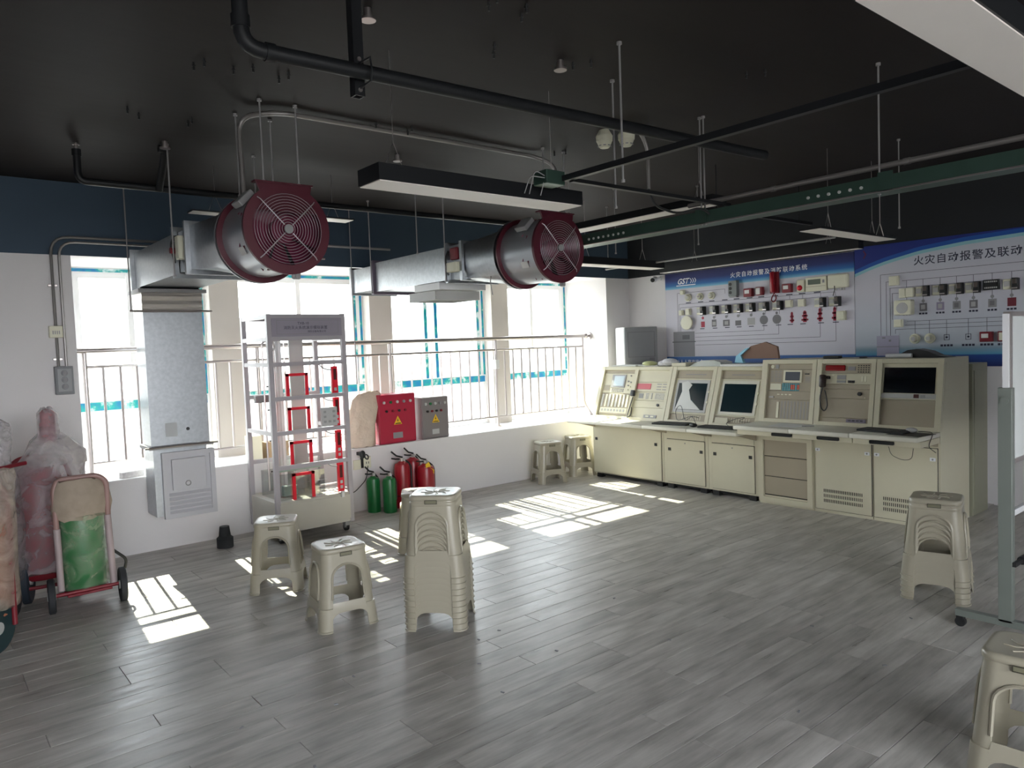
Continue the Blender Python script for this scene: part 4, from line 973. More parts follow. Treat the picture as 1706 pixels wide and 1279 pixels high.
t = thing('double_module', 'pair of joined cream modules above the speaker on ' + CH2, 'module', (PX, 2.85, 1.84))
dbox(2.885, 1.835, .06, .085, .035, M_CREAM, 'base', t); dbox(2.82, 1.838, .06, .085, .045, M_CREAM, 'base', t); dbox(2.885, 1.84, .045, .06, .006, M_CREAM, 'cover', t, .035, .002)
t = thing('wall_speaker', 'boxy cream loudspeaker on ' + CH2, 'speaker', (PX, 2.86, 1.7))
dbox(2.865, 1.705, .15, .135, .09, M_CREAM, 'body', t, 0, .012); MB().lathe((PX - .09, 2.865, 1.70), UN, [(.05, 0), (.048, .004), (.02, .005)], 28).build('grille', M_LGRAY, t, smooth=30)
for i, y in enumerate((2.72, 2.58, 2.45, 2.32)): relay(y, 1.84, 'cream module with dark relay, %s pair after the speaker on %s' % (nth[i], CH2))
relay(2.04, 1.845, 'cream module with dark relay next to the terminal board on ' + CH2)
t = thing('terminal_board', 'black terminal board on ' + CH2, 'terminal board', (PX, 2.18, 1.85)); dbox(2.18, 1.852, .12, .085, .03, M_BLACK, 'body', t)
b = MB()
for k in range(7):
    for q in (-1, 1): b.box((PX - .036, PX - .03), (2.135 + k * .014, 2.144 + k * .014), (1.852 + q * .025 - .006, 1.852 + q * .025 + .006))
b.build('screws', M_LGRAY, t)
module(2.925, 1.565, 'lower cream module beneath the loudspeaker on ' + CH2, .075, .07)
detector(2.79, 1.42, .045, 'first round detector in the lower row of ' + CH2); detector(2.665, 1.42, .045, 'second round detector in the lower row of ' + CH2)
callpoint(2.215, 1.42, .095, .085, 'red call point in the lower row of ' + CH2)
t = callpoint(2.085, 1.42, .09, .085, 'red box with cream panel next to the whiteboard edge on ' + CH2, False); dbox(2.09, 1.42, .055, .065, .004, M_CREAM, 'label_panel', t, .05, .001)
# security camera and split air conditioner in the corner
t = thing('security_camera', 'small white bullet camera on the wall beside the chart header', 'camera', (7.04, 5.70, 2.2))
MB().cyl((7.04, 5.67, 2.235), (7.03, 5.67, 2.235), .028).cyl((7.04, 5.67, 2.235), (6.965, 5.695, 2.225), .011).build('bracket', M_ALU, t, smooth=30)
MB().cyl((6.976, 5.70, 2.222), (6.88, 5.66, 2.205), .034, seg=20).build('housing', M_ALU, t, smooth=30)
MB().cyl((6.882, 5.661, 2.2054), (6.876, 5.6585, 2.2043), .026, seg=20).build('lens', M_BLACK, t, smooth=30)
t = thing('air_conditioner', 'tall floor-standing grey air conditioner in the corner behind the low desks', 'air conditioner', (6.76, 5.83, 0), R(-27))
O = Matrix.Translation((6.76, 5.83, 0)) @ Matrix.Rotation(R(-62 + 35), 4, 'Z'); ux = O.to_3x3() @ Vector((1, 0, 0)); uy = O.to_3x3() @ Vector((0, 1, 0)); o0 = O.translation
MB().obox(o0, ux, uy, ZP, (-.215, .215), (-.13, .15), (0, 1.66), .02).build('cabinet', mat('ac_white', (.78, .78, .78), .4), t, smooth=30)
MB().obox(o0, ux, uy, ZP, (-.205, .205), (-.142, -.128), (.03, 1.655), .008).build('front_panel', mat('ac_grey', srgb(150, 152, 154), .35), t, smooth=30)
MB().frame(o0 + uy * -.143, ux, ZP, -uy, (-.17, .17), (1.30, 1.60), (0, .004), .008).build('air_outlet_frame', M_SILK, t)
MB().obox(o0 + uy * -.143, ux, ZP, -uy, (.10, .165), (1.17, 1.29), (0, .002)).build('energy_label', M_SILK, t)
# ================================================================== WHITEBOARD
YB = 1.19
t = thing('mobile_whiteboard', 'white writing board on a wheeled grey-green steel frame at the edge of the view', 'whiteboard', (4.9, YB, 0))
MB().box((4.05, 5.82), (YB - .012, YB + .012), (.86, 1.55)).build('board', M_WB, t)
MB().frame((0, YB - .016, 0), XP, ZP, YP, (4.035, 5.84), (.84, 1.57), (0, .032), .022).build('board_frame', M_STEEL, t)
for x in (4.02, 5.86):
    MB().box((x - .011, x + .011), (YB - .012, YB + .012), (1.18, 1.56)).build('upper_post', M_ALU, t)
    MB().box((x - .02, x + .02), (YB - .03, YB + .03), (.075, 1.21), .003).build('post', M_GSTEEL, t)
    MB().cyl((x - .02, YB, 1.15), (x - .03, YB, 1.15), .018).build('knob', M_GSTEEL, t)
    MB().box((x - .02, x + .02), (YB - .22, YB + .22), (.055, .09), .003).build('foot_bar', M_GSTEEL, t)
    for yy in (YB - .20, YB + .20):
        c = MB().cyl((x - .012, yy, .024), (x + .012, yy, .024), .024, seg=18).build('caster_wheel', M_BLACK, t, smooth=30)
        MB().box((x - .02, x + .02), (yy - .015, yy + .015), (.035, .056)).build('caster_fork', M_BLACK, c)
MB().box((4.02, 5.82), (YB - .012, YB + .012), (.58, .61), .003).build('cross_bar', M_ALU, t)
MB().cyl((4.10, YB - .04, .365), (4.16, YB - .04, .365), .02).box((4.0, 4.12), (YB - .045, YB - .03), (.355, .375)).build('brake_lever', M_BLACK, t)
# ================================================================== FANS AND DUCTS
def rectring(mb, xa, xb, za, zb, y0, y1, t=.03):
    mb.frame((0, y0, 0), XP, ZP, YP, (xa - t, xb + t), (za - t, zb + t), (0, y1 - y0), t)
def loft_rect_round(mb, xa, xb, za, zb, y_rect, cx, cz, r, y_round, seg=32):
    rows = []
    for k in range(5):
        t = k / 4; rw = []
        for i in range(seg):
            a = 2 * PI * i / seg; c, s = math.cos(a), math.sin(a)
            m = max(abs(c), abs(s)); rx = (xa + xb) / 2 + c / m * (xb - xa) / 2; rz = (za + zb) / 2 + s / m * (zb - za) / 2
            rw.append(mb.bm.verts.new((rx * (1 - t) + (cx + r * c) * t, y_rect * (1 - t) + y_round * t, rz * (1 - t) + (cz + r * s) * t)))
        rows.append(rw)
    fs = []
    for a, b in zip(rows, rows[1:]):
        for i in range(seg): fs.append(mb.bm.faces.new([a[i], a[(i + 1) % seg], b[(i + 1) % seg], b[i]]))
    bmesh.ops.recalc_face_normals(mb.bm, faces=fs)
M_FANRED = mat('fan_flange_red', srgb(84, 28, 42), .4, var=.1)
M_BLADE = mat('fan_blade_red', srgb(108, 36, 62), .4)
def duct_fan(cx, cz, y0, label, yaw=0.0):
    t = thing('axial_fan', label, 'fan', (cx, y0, cz)); Rr = .215
    MB().lathe((cx, y0, cz), YP, [(Rr, .01), (Rr, .40)], 44, caps=False).build('housing', M_FANTUBE, t, smooth=30)
    MB().lathe((cx, y0, cz), YP, [(Rr - .003, .01), (Rr - .003, .40)], 44, caps=False).build('inner_wall', M_BLADE, t, smooth=30)
    b = MB(); b.lathe((cx, y0, cz), YP, [(Rr - .03, 0), (Rr + .018, 0), (Rr + .018, .02), (Rr - .03, .02), (Rr - .03, 0)], 48, caps=False); b.build('front_flange', M_FANRED, t, smooth=30)
    b = MB(); b.lathe((cx, y0, cz), YP, [(Rr - .002, .37), (Rr + .03, .37), (Rr + .03, .385), (Rr - .002, .385), (Rr - .002, .37)], 48, caps=False); b.build('rear_flange', M_FANRED, t, smooth=30)
    b = MB(); b.lathe((cx, y0, cz), YP, [(Rr - .002, .41), (Rr + .03, .41), (Rr + .03, .425), (Rr - .002, .425), (Rr - .002, .41)], 48, caps=False); b.build('duct_flange', M_GALV, t, smooth=30)
    MB().prism([(-.155, .235), (.145, .235), (.128, .15), (.16, .09), (-.16, .09), (-.118, .15)], (cx, y0 + .006, cz), XP, ZP, YP, 0, .012).box((cx - .16, cx + .15), (y0 - .002, y0 + .05), (cz + .232, cz + .24)).build('hanging_bracket', M_FANRED, t)
    g = MB()
    for k in range(11): g.ring((cx, y0 - .012, cz), YP, .035 + k * .0145, .0014, 40, 4)
    g.build('guard_rings', M_WIRE, t, smooth=True)
    for a in (45, 135, 225, 315):
        c, s = math.cos(R(a)), math.sin(R(a))
        MB().tube([(cx + .03 * c, y0 - .014, cz + .03 * s), (cx + (Rr - .015) * c, y0 - .014, cz + (Rr - .015) * s), (cx + (Rr + .002) * c, y0 - .002, cz + (Rr + .002) * s)], .003, 6).build('guard_spoke', M_WIRE, t, smooth=True)
    MB().cyl((cx, y0 - .018, cz), (cx, y0 - .008, cz), .024, seg=24).build('guard_hub', M_GRAYP, t, smooth=30)
    MB().cyl((cx, y0 + .06, cz), (cx, y0 + .30, cz), .065, seg=24).build('motor_hub', M_BLADE, t, smooth=30)
    for k in range(8):
        a = 2 * PI * k / 8; rad = Vector((math.cos(a), 0, math.sin(a))); tg = Vector((-math.sin(a), 0, math.cos(a)))
        b = MB(); q = []
        for r0, ww, tw in ((.06, .035, .6), (.13, .06, .42), (.205, .088, .3)):
            dr = tg * math.cos(tw) + Vector((0, 1, 0)) * math.sin(tw)
            ctr = Vector((cx, y0 + .12, cz)) + rad * r0
            q.append((b.bm.verts.new(ctr - dr * ww), b.bm.verts.new(ctr + dr * ww), b.bm.verts.new(ctr + dr * ww + Vector((0, .004, 0))), b.bm.verts.new(ctr - dr * ww + Vector((0, .004, 0)))))
        fs = []
        for m_, n_ in zip(q, q[1:]):
            for i in range(4): fs.append(b.bm.faces.new([m_[i], m_[(i + 1) % 4], n_[(i + 1) % 4], n_[i]]))
        fs.append(b.bm.faces.new(q[0][::-1])); fs.append(b.bm.faces.new(q[-1])); bmesh.ops.recalc_face_normals(b.bm, faces=fs)
        b.build('blade', M_BLADE, t, smooth=60)
    MB().box((cx + .02, cx + .07), (y0 + .02, y0 + .04), (cz - Rr - .04, cz - Rr + .02), .01).cyl((cx + .045, y0 + .01, cz - Rr - .025), (cx + .045, y0 + .045, cz - Rr - .025), .010).build('mounting_lug', M_GRAYP, t)
    MB().obox((cx - .155, y0 + .16, cz + .155), (.7, 0, .7), YP, (-.7, 0, .7), (-.05, .05), (-.055, .055), (0, .035), .006).build('terminal_box', M_GRAYP, t)
    MB().obox((cx - .19, y0 + .14, cz - .105), (.4, 0, -.9), YP, (-.9, 0, -.4), (-.022, .022), (-.035, .035), (.001, .0025)).build('rating_plate', M_PAPER, t)
    return t
duct_fan(1.575, 2.145, 3.70, 'large dark red duct fan with wire guard, hanging nearest the tall metal down-duct')
duct_fan(3.44, 2.14, 3.62, 'smaller looking dark red duct fan hanging near the smoke detectors')
def duct_box(mb, xa, xb, ya, yb, za, zb): return mb.box((xa, xb), (ya, yb), (za, zb))
# duct 1: fan -> transition -> damper -> elbow -> down-duct with louvred grille
XA, XB = 1.365, 1.785
t = thing('ventilation_duct', 'galvanised duct that runs to the window wall and drops to a white louvred box', 'duct', (1.575, 6.0, .3))
b = MB(); loft_rect_round(b, XA, XB, 2.03, 2.29, 4.66, 1.575, 2.145, .215, 4.13); b.build('round_transition', M_GALV, t, smooth=30)
b = MB(); rectring(b, XA, XB, 2.03, 2.29, 4.66, 4.69); rectring(b, XA, XB, 2.03, 2.29, 4.92, 4.95); b.build('damper_flange', M_GALV, t)
MB().box((XA + .005, XB - .005), (4.69, 4.92), (2.035, 2.285)).build('damper_casing', M_GALV, t)
MB().box((XA - .05, XA), (4.73, 4.80), (2.10, 2.24), .004).build('actuator_box', M_CREAM, t)
MB().box((XA - .04, XA), (4.81, 4.86), (2.12, 2.20), .012).cyl((XA - .04, 4.84, 2.16), (XA - .07, 4.84, 2.16), .018).build('red_handle', M_DRED, t, smooth=30)
MB().tube([(XA - .03, 4.88, 2.26), (XA - .05, 4.90, 2.20), (XA - .03, 4.89, 2.09)], .006, 6, round_=.03).cyl((XA - .02, 4.87, 2.24), (XA - .02, 4.90, 2.24), .02).build('linkage', M_BLACK, t)
b = MB(); duct_box(b, XA, XB, 4.95, 6.14, 2.03, 2.29)
b.build('horizontal_run', M_GALV, t)
b = MB(); rectring(b, XA, XB, 2.03, 2.29, 6.055, 6.085, .028); b.build('duct_flange', M_GALV, t)
b = MB(); b.frame((0, 0, 2.0), XP, YP, ZP, (XA - .03, XB + .03), (5.86, 6.17), (-.012, .014), .03); b.build('elbow_flange', M_GRAYP, t)
MB().prism([(5.90, 0), (6.15, 0), (6.15, .03), (5.95, .035), (5.90, .02)], (XA, 0, 1.995), YP, ZP, XP, 0, XB - XA).build('elbow_bottom', M_GALV, t)
b = MB()
prof = [(1.99, 0), (1.96, .008), (1.93, -.004), (1.90, .006), (1.87, -.004), (1.855, 0)]
for (z0, d0), (z1, d1_) in zip(prof, prof[1:]):
    b.prism([(5.895 - d0, z0), (6.155, z0), (6.155, z1), (5.895 - d1_, z1)], (XA - .004, 0, 0), YP, ZP, XP, 0, XB - XA + .008)
b.build('flexible_connector', M_CANVAS, t, smooth=60)
MB().box((XA, XB), (5.90, 6.155), (.845, 1.855)).build('down_duct', M_GALV, t)
MB().obox((1.50, 5.899, .955), XP, ZP, (0, -1, 0), (-.03, .055), (-.05, .055), (0, .001)).build('paper_label', mat('pale_label', srgb(185, 188, 190), .7), t)
MB().cyl((1.63, 5.901, .955), (1.63, 5.897, .955), .013).build('test_hole', M_BLACK, t)
b = MB(); b.frame((0, 0, .83), XP, YP, ZP, (XA - .02, XB + .02), (5.875, 6.17), (-.012, .014), .025); b.build('lower_flange', M_GRAYP, t)
MB().box((XA + .01, XB - .03), (5.90, 6.165), (.31, .82)).build('outlet_box', M_GALV, t)
g = MB(); g.frame((0, 5.872, 0), XP, ZP, YP, (XA + .06, XB + .02), (.29, .79), (-.006, .026), .035); g.box((XA + .09, XB - .01), (5.882, 5.898), (.32, .76))
M_GRW = mat('grille_enamel', (.50, .50, .53), .4)
g = g.build('grille_frame', M_GRW, t)
MB().box((XA + .125, XB - .05), (5.862, 5.883), (.50, .735), .003).build('access_panel', M_GRW, g)
MB().ring((1.60, 5.861, .545), YP, .018, .004, 24, 6).build('finger_pull', M_GRAYP, g)
for k in range(5):
    z = .342 + k * .034
    MB().obox((XA + .095, 5.885, z), XP, (0, -.6, -.8), (0, -.8, .6), (0, XB - XA - .115), (-.004, .026), (0, .004)).build('louvre_slat', M_GRW, g)
def rod(x, y, z0, z1, r=.0048): return MB().cyl((x, y, z0), (x, y, z1), r, seg=8, caps=False)
def rod_thing(name, label, pts, group, which=None):
    o = None
    for i, (x, y, z0, z1) in enumerate(pts):
        b = rod(x, y, z0, z1); b.cyl((x, y, z1 - .012), (x, y, z1 + .0), .012, seg=8); b.cyl((x, y, z0 - .004), (x, y, z0 + .008), .009, seg=6)
        o = b.build(name, M_ROD, base=(x, y, z0)); tag(o, label + (', ' + which[i] if which else ''), 'rod', group)
    return o
rod_thing('threaded_rod', 'thin steel threaded rod holding the large fan from the ceiling', [(1.47, 3.725, 2.385, CEIL), (1.66, 3.725, 2.385, CEIL)], 'rods above the large fan', ('nearer the down-duct', 'nearer the long lamp'))
rod_thing('threaded_rod', 'thin steel threaded rod behind the front pair above the large fan', [(1.45, 4.02, 2.36, CEIL), (1.64, 4.02, 2.36, CEIL)], 'rear rods above the large fan', ('nearer the down-duct', 'nearer the long lamp'))
rod_thing('threaded_rod', 'thin steel threaded rod holding the far fan from the ceiling', [(3.34, 3.645, 2.38, CEIL), (3.53, 3.645, 2.38, CEIL)], 'rods above the far fan', ('nearer the large fan', 'nearer the chart wall'))
rod_thing('threaded_rod', 'thin steel rod beside the duct of the louvred box', [(XA - .05, 6.02, 1.86, CEIL), (XA - .06, 4.80, 2.0, CEIL), (XB + .05, 4.80, 2.0, CEIL)], 'rods of the duct with the white louvred box', ('at the elbow', 'outer one at the damper', 'inner one at the damper'))
tag(MB().cyl((XA - .09, 5.885, 1.85), (XB + .07, 5.885, 1.85), .008, seg=8).build('trapeze_bar', M_STEEL, base=(1.575, 5.885, 1.85)), 'thin steel bar across the down-duct under the wrinkled foil connector', 'bar')
tag(MB().cyl((XA - .05, 5.87, .835), (XB + .05, 5.87, .835), .007, seg=8).build('trapeze_bar', M_STEEL, base=(1.575, 5.87, .835)), 'thin steel bar across the down-duct just over the white louvred box', 'bar')
# duct 2
XC, XD = 3.21, 3.65
t = thing('ventilation_duct', 'galvanised duct behind the far fan with a slatted outlet under it', 'duct', (3.43, 5.3, 1.85))
b = MB(); loft_rect_round(b, XC, XD, 2.01, 2.26, 4.58, 3.44, 2.14, .215, 4.05); b.build('round_transition', M_GALV, t, smooth=30)
b = MB(); rectring(b, XC, XD, 2.01, 2.26, 4.58, 4.61, .025); rectring(b, XC, XD, 2.01, 2.26, 4.40, 4.43, .02); b.build('damper_flange', M_GALV, t)
MB().box((XC - .05, XC), (4.44, 4.56), (2.06, 2.13), .005).build('actuator_box', M_CREAM, t)
MB().box((XC - .03, XC), (4.45, 4.54), (2.15, 2.24), .01).build('red_tag', M_DRED, t)
MB().tube([(XC - .02, 4.57, 2.22), (XC - .05, 4.57, 2.15), (XC - .03, 4.56, 2.04)], .008, 6, round_=.03).build('linkage', M_BLACK, t)
MB().box((XC, XD), (4.61, 5.74), (2.01, 2.26)).build('horizontal_run', M_GALV, t)
b = MB(); rectring(b, XC, XD, 2.01, 2.26, 5.72, 5.76, .022); b.build('duct_flange', mat('mauve_flange', srgb(110, 100, 115), .5, .4), t)
MB().box((XC, XD), (5.76, 6.16), (2.03, 2.24)).build('end_section', M_GALV, t)
b = MB(); rectring(b, XC, XD, 2.03, 2.24, 6.14, 6.17, .02); b.build('duct_flange', M_GALV, t)
MB().box((XC - .01, XD), (4.72, 5.08), (1.95, 2.005), .003).build('outlet_collar', M_ALU, t)
g = MB().frame((0, 0, 1.875), XP, YP, ZP, (XC - .012, XD - .02), (4.78, 5.16), (0, .07), .02).build('outlet_frame', M_LGRAY, t)
for k in range(4): MB().obox((XC + .01, 4.82 + k * .08, 1.885), XP, (0, .5, .85), (0, .85, -.5), (0, XD - XC - .05), (0, .05), (0, .003)).build('outlet_slat', M_LGRAY, g)
MB().tube([(XC + .01, 4.10, 1.99), (XC + .02, 4.12, 1.95), (XC + .02, 4.10, 1.86)], .004, 6).build('hanging_wire', M_GRAYP, t)
rod_thing('threaded_rod', 'thin steel rod beside the duct with the slatted outlet', [(XC - .03, 6.10, 1.2, CEIL), (XC - .03, 5.74, 2.0, CEIL), (XC - .03, 4.60, 2.0, CEIL), (XC - .03, 4.98, 2.25, CEIL)], 'rods of the duct with the slatted outlet', ('longest, at the duct end', 'at the mauve flange', 'at the damper', 'above the middle'))
# ================================================================== LINEAR LAMPS
def lamp(label, x, y, z, h=.07, wires=()):
    t = thing('linear_lamp', label, 'lamp', ((x[0] + x[1]) / 2, (y[0] + y[1]) / 2, z), group='suspended linear lamps')
    MB().box((x[0] , x[1]), (y[0], y[1]), (z + .004, z + h)).build('lamp_body', M_BLACKM, t)
    MB().box((x[0] + .006, x[1] - .006), (y[0] + .006, y[1] - .006), (z, z + .004)).build('diffuser', M_DIFF, t)
    for (wx, wy) in wires:
        MB().tube([(wx - .05, wy, z + h), (wx, wy, z + h + .12), (wx + .05, wy, z + h)], .002, 5).cyl((wx, wy, z + h + .12), (wx, wy, CEIL), .0018, seg=5, caps=False).build('suspension_wire', M_STEEL, t)
    return t
k = lambda v, z0, z1: v * (z1 - 1.5) / (z0 - 1.5)
lamp('longest looking black linear lamp hanging in front of the two fans', (1.572, 2.772), (2.73, 2.915), 2.21, .075, ((1.7, 2.82), (2.64, 2.82)))
lamp('black linear lamp hanging before the wall chart with the dark title', (4.84, 6.02), (2.52, 2.68), 2.21, .02, ((5.1, 2.60), (5.78, 2.60)))
lamp('black linear lamp hanging in the corner over the security camera', (4.64, 5.93), (4.72, 4.90), 2.21, .07, ((4.9, 4.81), (5.7, 4.81)))
lamp('large linear lamp overhead, cut off by the upper picture corner', (1.615, 2.95), (.60, .765), 2.21, .07, ((2.8, .68),))
lamp('short pale lamp glimpsed between the down-duct and the large fan', (1.53, 1.86), (5.13, 5.25), 2.47, .012, ((1.7, 5.19),))
lamp('short pale lamp glimpsed on the far side of the large fan', (2.30, 2.64), (4.98, 5.12), 2.47, .012, ((2.5, 5.05),))
lamp('linear lamp hanging crosswise above the green cable tray', (3.94, 4.09), (2.75, 4.25), 2.345, .05, ((4.015, 2.9), (4.015, 4.1)))
lamp('linear lamp along the wall just above the chart headers', (6.62, 6.72), (3.1, 5.35), 2.245, .08, ((6.67, 3.4), (6.67, 4.9)))
# ================================================================== PIPES, TRAY, CHANNELS
def pipe(name, label, cat, pts, r, m, round_=.06, seg=14, clips=()):
    b = MB().tube(pts, r, seg, round_=round_)
    for (p, q) in clips: b.cyl(p, q, r * 1.18, seg=seg)
    return tag(b.build(name, m, smooth=30, base=pts[0]), label, cat)
pipe('drain_pipe', 'thick dark pipe dropping from the ceiling and running across the room', 'pipe', [(.905, 2.415, CEIL), (.905, 2.415, 2.5), (3.75, 2.27, 2.5)], .026, M_BLACKM, .07, 18,
     (((.905, 2.415, 2.56), (.905, 2.415, 2.60)), ((.98, 2.411, 2.5), (1.01, 2.410, 2.5))))
t = thing('channel_hanger', 'dark slotted steel channel hanging from the ceiling behind the thick pipe', 'hanger', (1.335, 2.46, 2.44))
MB().frame((0, 0, 2.43), XP, YP, ZP, (1.32, 1.36), (2.435, 2.475), (0, CEIL - 2.43), .006).build('channel', M_BLACKM, t)
MB().cyl((1.34, 2.436, 2.45), (1.34, 2.43, 2.45), .008).cyl((1.34, 2.436, 2.56), (1.34, 2.43, 2.56), .008).build('bolt', M_STEEL, t)
MB().tube([(1.34, 2.43, 2.455), (1.34, 2.352, 2.46), (1.34, 2.345, 2.50), (1.34, 2.352, 2.54), (1.34, 2.43, 2.545)], .004, 6).build('pipe_clip', M_BLACKM, t)
pipe('ceiling_conduit', 'grey metal conduit along the ceiling linking the two fans', 'conduit', [(1.44, 3.93, 2.30), (1.44, 3.95, 2.765), (1.60, 3.80, 2.775), (3.38, 3.775, 2.775), (3.50, 3.70, 2.72), (3.53, 3.68, 2.42)], .013, M_COND, .09, 12)
pipe('wall_top_pipe', 'thin dark sprinkler pipe along the top of the window wall', 'pipe', [(.86, 5.04, 2.76), (.86, 5.04, 2.575), (4.6, 5.04, 2.575)], .022, M_BLACKM, .05, 12, (((.86, 5.04, 2.72), (.86, 5.04, 2.76)),))
tag(MB().cyl((.86, 5.04, 2.76), (.86, 5.04, 2.785), .012).cyl((.86, 5.04, 2.785), (.86, 5.04, 2.79), .02).cyl((.86, 5.04, 2.79), (.86, 5.04, CEIL), .006).build('sprinkler_head', M_STEEL, base=(.86, 5.04, 2.76)), 'upright sprinkler head on top of the short riser pipe by the window wall', 'sprinkler')
pipe('short_riser', 'short dark riser pipe with elbow joining the wall-top pipe', 'pipe', [(1.26, 4.82, 2.77), (1.30, 4.82, 2.77), (1.30, 5.01, 2.56)], .022, M_BLACKM, .02)
tag(MB().box((2.465, 2.495), (.55, 2.56), (2.27, 2.297)).build('steel_channel', M_BLACKM, base=(2.48, 1.5, 2.28)), 'long dark steel channel crossing high in the room toward the large overhead lamp', 'channel')
tag(MB().box((2.49, 3.78), (2.51, 2.535), (2.262, 2.280)).build('steel_channel', M_BLACKM, base=(3.0, 2.53, 2.28)), 'shorter dark steel channel ending at the green cable tray', 'channel')
t = thing('junction_box', 'dark green junction box with loose wires where the steel channels meet', 'box', (2.45, 2.60, 2.28))
MB().box((2.37, 2.49), (2.565, 2.66), (2.255, 2.32), .004).build('box_body', M_TRAY, t)
for q in ((-.06, .03), (-.09, .0), (.01, .02)): MB().tube([(2.40, 2.58, 2.28), (2.37 + q[0], 2.58, 2.28 + q[1]), (2.35 + q[0], 2.60, 2.20)], .0025, 5, round_=.03).build('wire', M_GRAYP, t)
rod_thing('threaded_rod', 'dark thin rod dropping past the smoke detectors', [(2.80, 2.525, 2.17, CEIL), (2.48, 2.19, 2.20, CEIL)], 'rods of the steel channels', ('farther one at the channel corner', 'nearer one'))
pipe('flexible_conduit', 'curved grey conduit dropping behind the steel channel', 'conduit', [(2.95, 2.75, 2.69), (3.25, 2.75, 2.69), (3.33, 2.75, 2.60), (3.33, 2.75, 2.36)], .011, M_COND, .08)
pipe('cable_loop', 'black cable loop entering the green cable tray', 'cable', [(3.33, 2.75, 2.36), (3.34, 2.72, 2.26), (3.50, 2.68, 2.22), (3.62, 2.60, 2.26), (3.70, 2.58, 2.20)], .007, M_BLACK, .06, 8)
TX = 3.72
t = thing('cable_tray', 'long dark green steel cable tray crossing the room below the ceiling', 'cable tray', (TX, 2.2, 2.17))
MB().box((TX - .05, TX - .047), (.4, 4.1), (2.175, 2.245)).box((TX + .09, TX + .093), (.4, 4.1), (2.175, 2.245)).box((TX - .05, TX + .093), (.4, 4.1), (2.172, 2.175)).build('tray_body', M_TRAY, t)
MB().box((TX - .056, TX - .046), (.4, 4.1), (2.168, 2.175)).build('lower_lip', M_STEEL, t)
MB().box((TX - .056, TX - .049), (1.55, 1.62), (2.17, 2.262)).build('joint_plate', M_TRAY, t)
MB().box((TX - .056, TX - .049), (2.61, 2.68), (2.17, 2.262)).build('joint_plate', M_TRAY, t)
b = MB()
for y in [1.70 + i * .055 for i in range(6)] + [3.25 + i * .045 for i in range(8)]: b.cyl((TX - .049, y, 2.205), (TX - .055, y, 2.205), .008, seg=10)
b.build('bolt_heads', M_LGRAY, t)
pipe('long_conduit', 'bright metal conduit running alongside the green cable tray', 'conduit', [(TX + .02, 2.78, 2.305), (TX + .02, .5, 2.305)], .014, M_COND, 0, 12, (((TX + .02, 1.5, 2.305), (TX + .02, 1.53, 2.305)), ((TX + .02, 2.2, 2.305), (TX + .02, 2.23, 2.305)), ((TX + .02, 1.0, 2.305), (TX + .02, 1.03, 2.305))))
rod_thing('threaded_rod', 'long thin rod carrying the green cable tray', [(TX + .01, 1.64, 2.17, CEIL), (TX - .02, 2.635, 2.17, CEIL), (TX - .02, 2.66, 2.17, CEIL)], 'rods of the green cable tray', ('the one near the bolts', 'outer of the close pair', 'inner of the close pair'))
tag(MB().cyl((TX + .01, 1.64, 2.17), (TX + .01, 1.64, 2.02), .0022, seg=6).tube([(TX - .03, 1.64, 1.97), (TX + .01, 1.64, 2.03), (TX + .05, 1.64, 1.97)], .002, 5).build('hanging_hook', M_STEEL, base=(TX, 1.64, 2.0)), 'thin wire hook hanging under the green cable tray', 'hook')
pipe('thin_channel', 'thin dark rail running below the header of the chart wall lamps', 'channel', [(5.8, 5.4, 2.265), (5.8, 2.9, 2.265)], .010, M_GRAYP, 0, 8)
rod_thing('threaded_rod', 'thin rod hanging before the chart wall', [(5.3, 4.9, 2.3, CEIL), (5.3, 3.85, 2.3, CEIL), (4.75, 4.3, 2.25, CEIL), (5.3, 2.2, 2.2, CEIL)], 'rods near the chart wall', ('at the corner lamp', 'at the long wall lamp', 'in front of the others', 'by the chart with dark title'))
tag(MB().cyl((4.8, 3.315, 2.47), (4.8, 3.315, CEIL), .004, seg=6).cyl((6.0, 3.315, 2.47), (6.0, 3.315, CEIL), .004, seg=6).box((4.6, 6.2), (3.30, 3.33), (2.45, 2.475)).build('steel_channel', M_BLACKM, base=(5.4, 3.3, 2.45)), 'dark rail crossing above the lamp in front of the chart wall', 'channel')
for (x, y, lab) in ((3.405, 3.15, 'cream smoke detector under the ceiling, the one nearer the large fan'), (3.495, 3.05, 'cream smoke detector under the ceiling, the one nearer the chart wall')):
    t = thing('smoke_detector', lab, 'detector', (x, y, 2.712))
    MB().lathe((x, y, 2.712), ZP, [(.050, .02), (.052, .05), (.03, .088)], 28).build('base', M_CREAM, t, smooth=30)
    MB().lathe((x, y, 2.712), ZP, [(.028, -.02), (.034, -.012), (.042, .005), (.048, .02)], 28).build('chamber', M_CREAM, t, smooth=30)
    b = MB()
    for q in range(8): b.obox((x, y, 2.700), (math.cos(q * PI / 4), math.sin(q * PI / 4), 0), (-math.sin(q * PI / 4), math.cos(q * PI / 4), 0), ZP, (.036, .041), (-.008, .008), (0, .005))
    b.build('vents', M_GRAYP, t)
for (x, y, lab) in ((2.41, 2.49, 'pendent sprinkler head in the ceiling between the pipe and the channels'), (1.44, 2.53, 'pendent sprinkler head in the ceiling beside the slotted hanger'), (1.28, 4.75, 'pendent sprinkler head near the short riser'), (2.62, 4.30, 'pendent sprinkler head in the ceiling behind the long lamp')):
    tag(MB().cyl((x, y, 2.765), (x, y, CEIL), .016).cyl((x, y, 2.755), (x, y, 2.765), .03, seg=18).build('sprinkler_head', M_STEEL, smooth=30, base=(x, y, 2.755)), lab, 'sprinkler')
rr = random.Random(5)
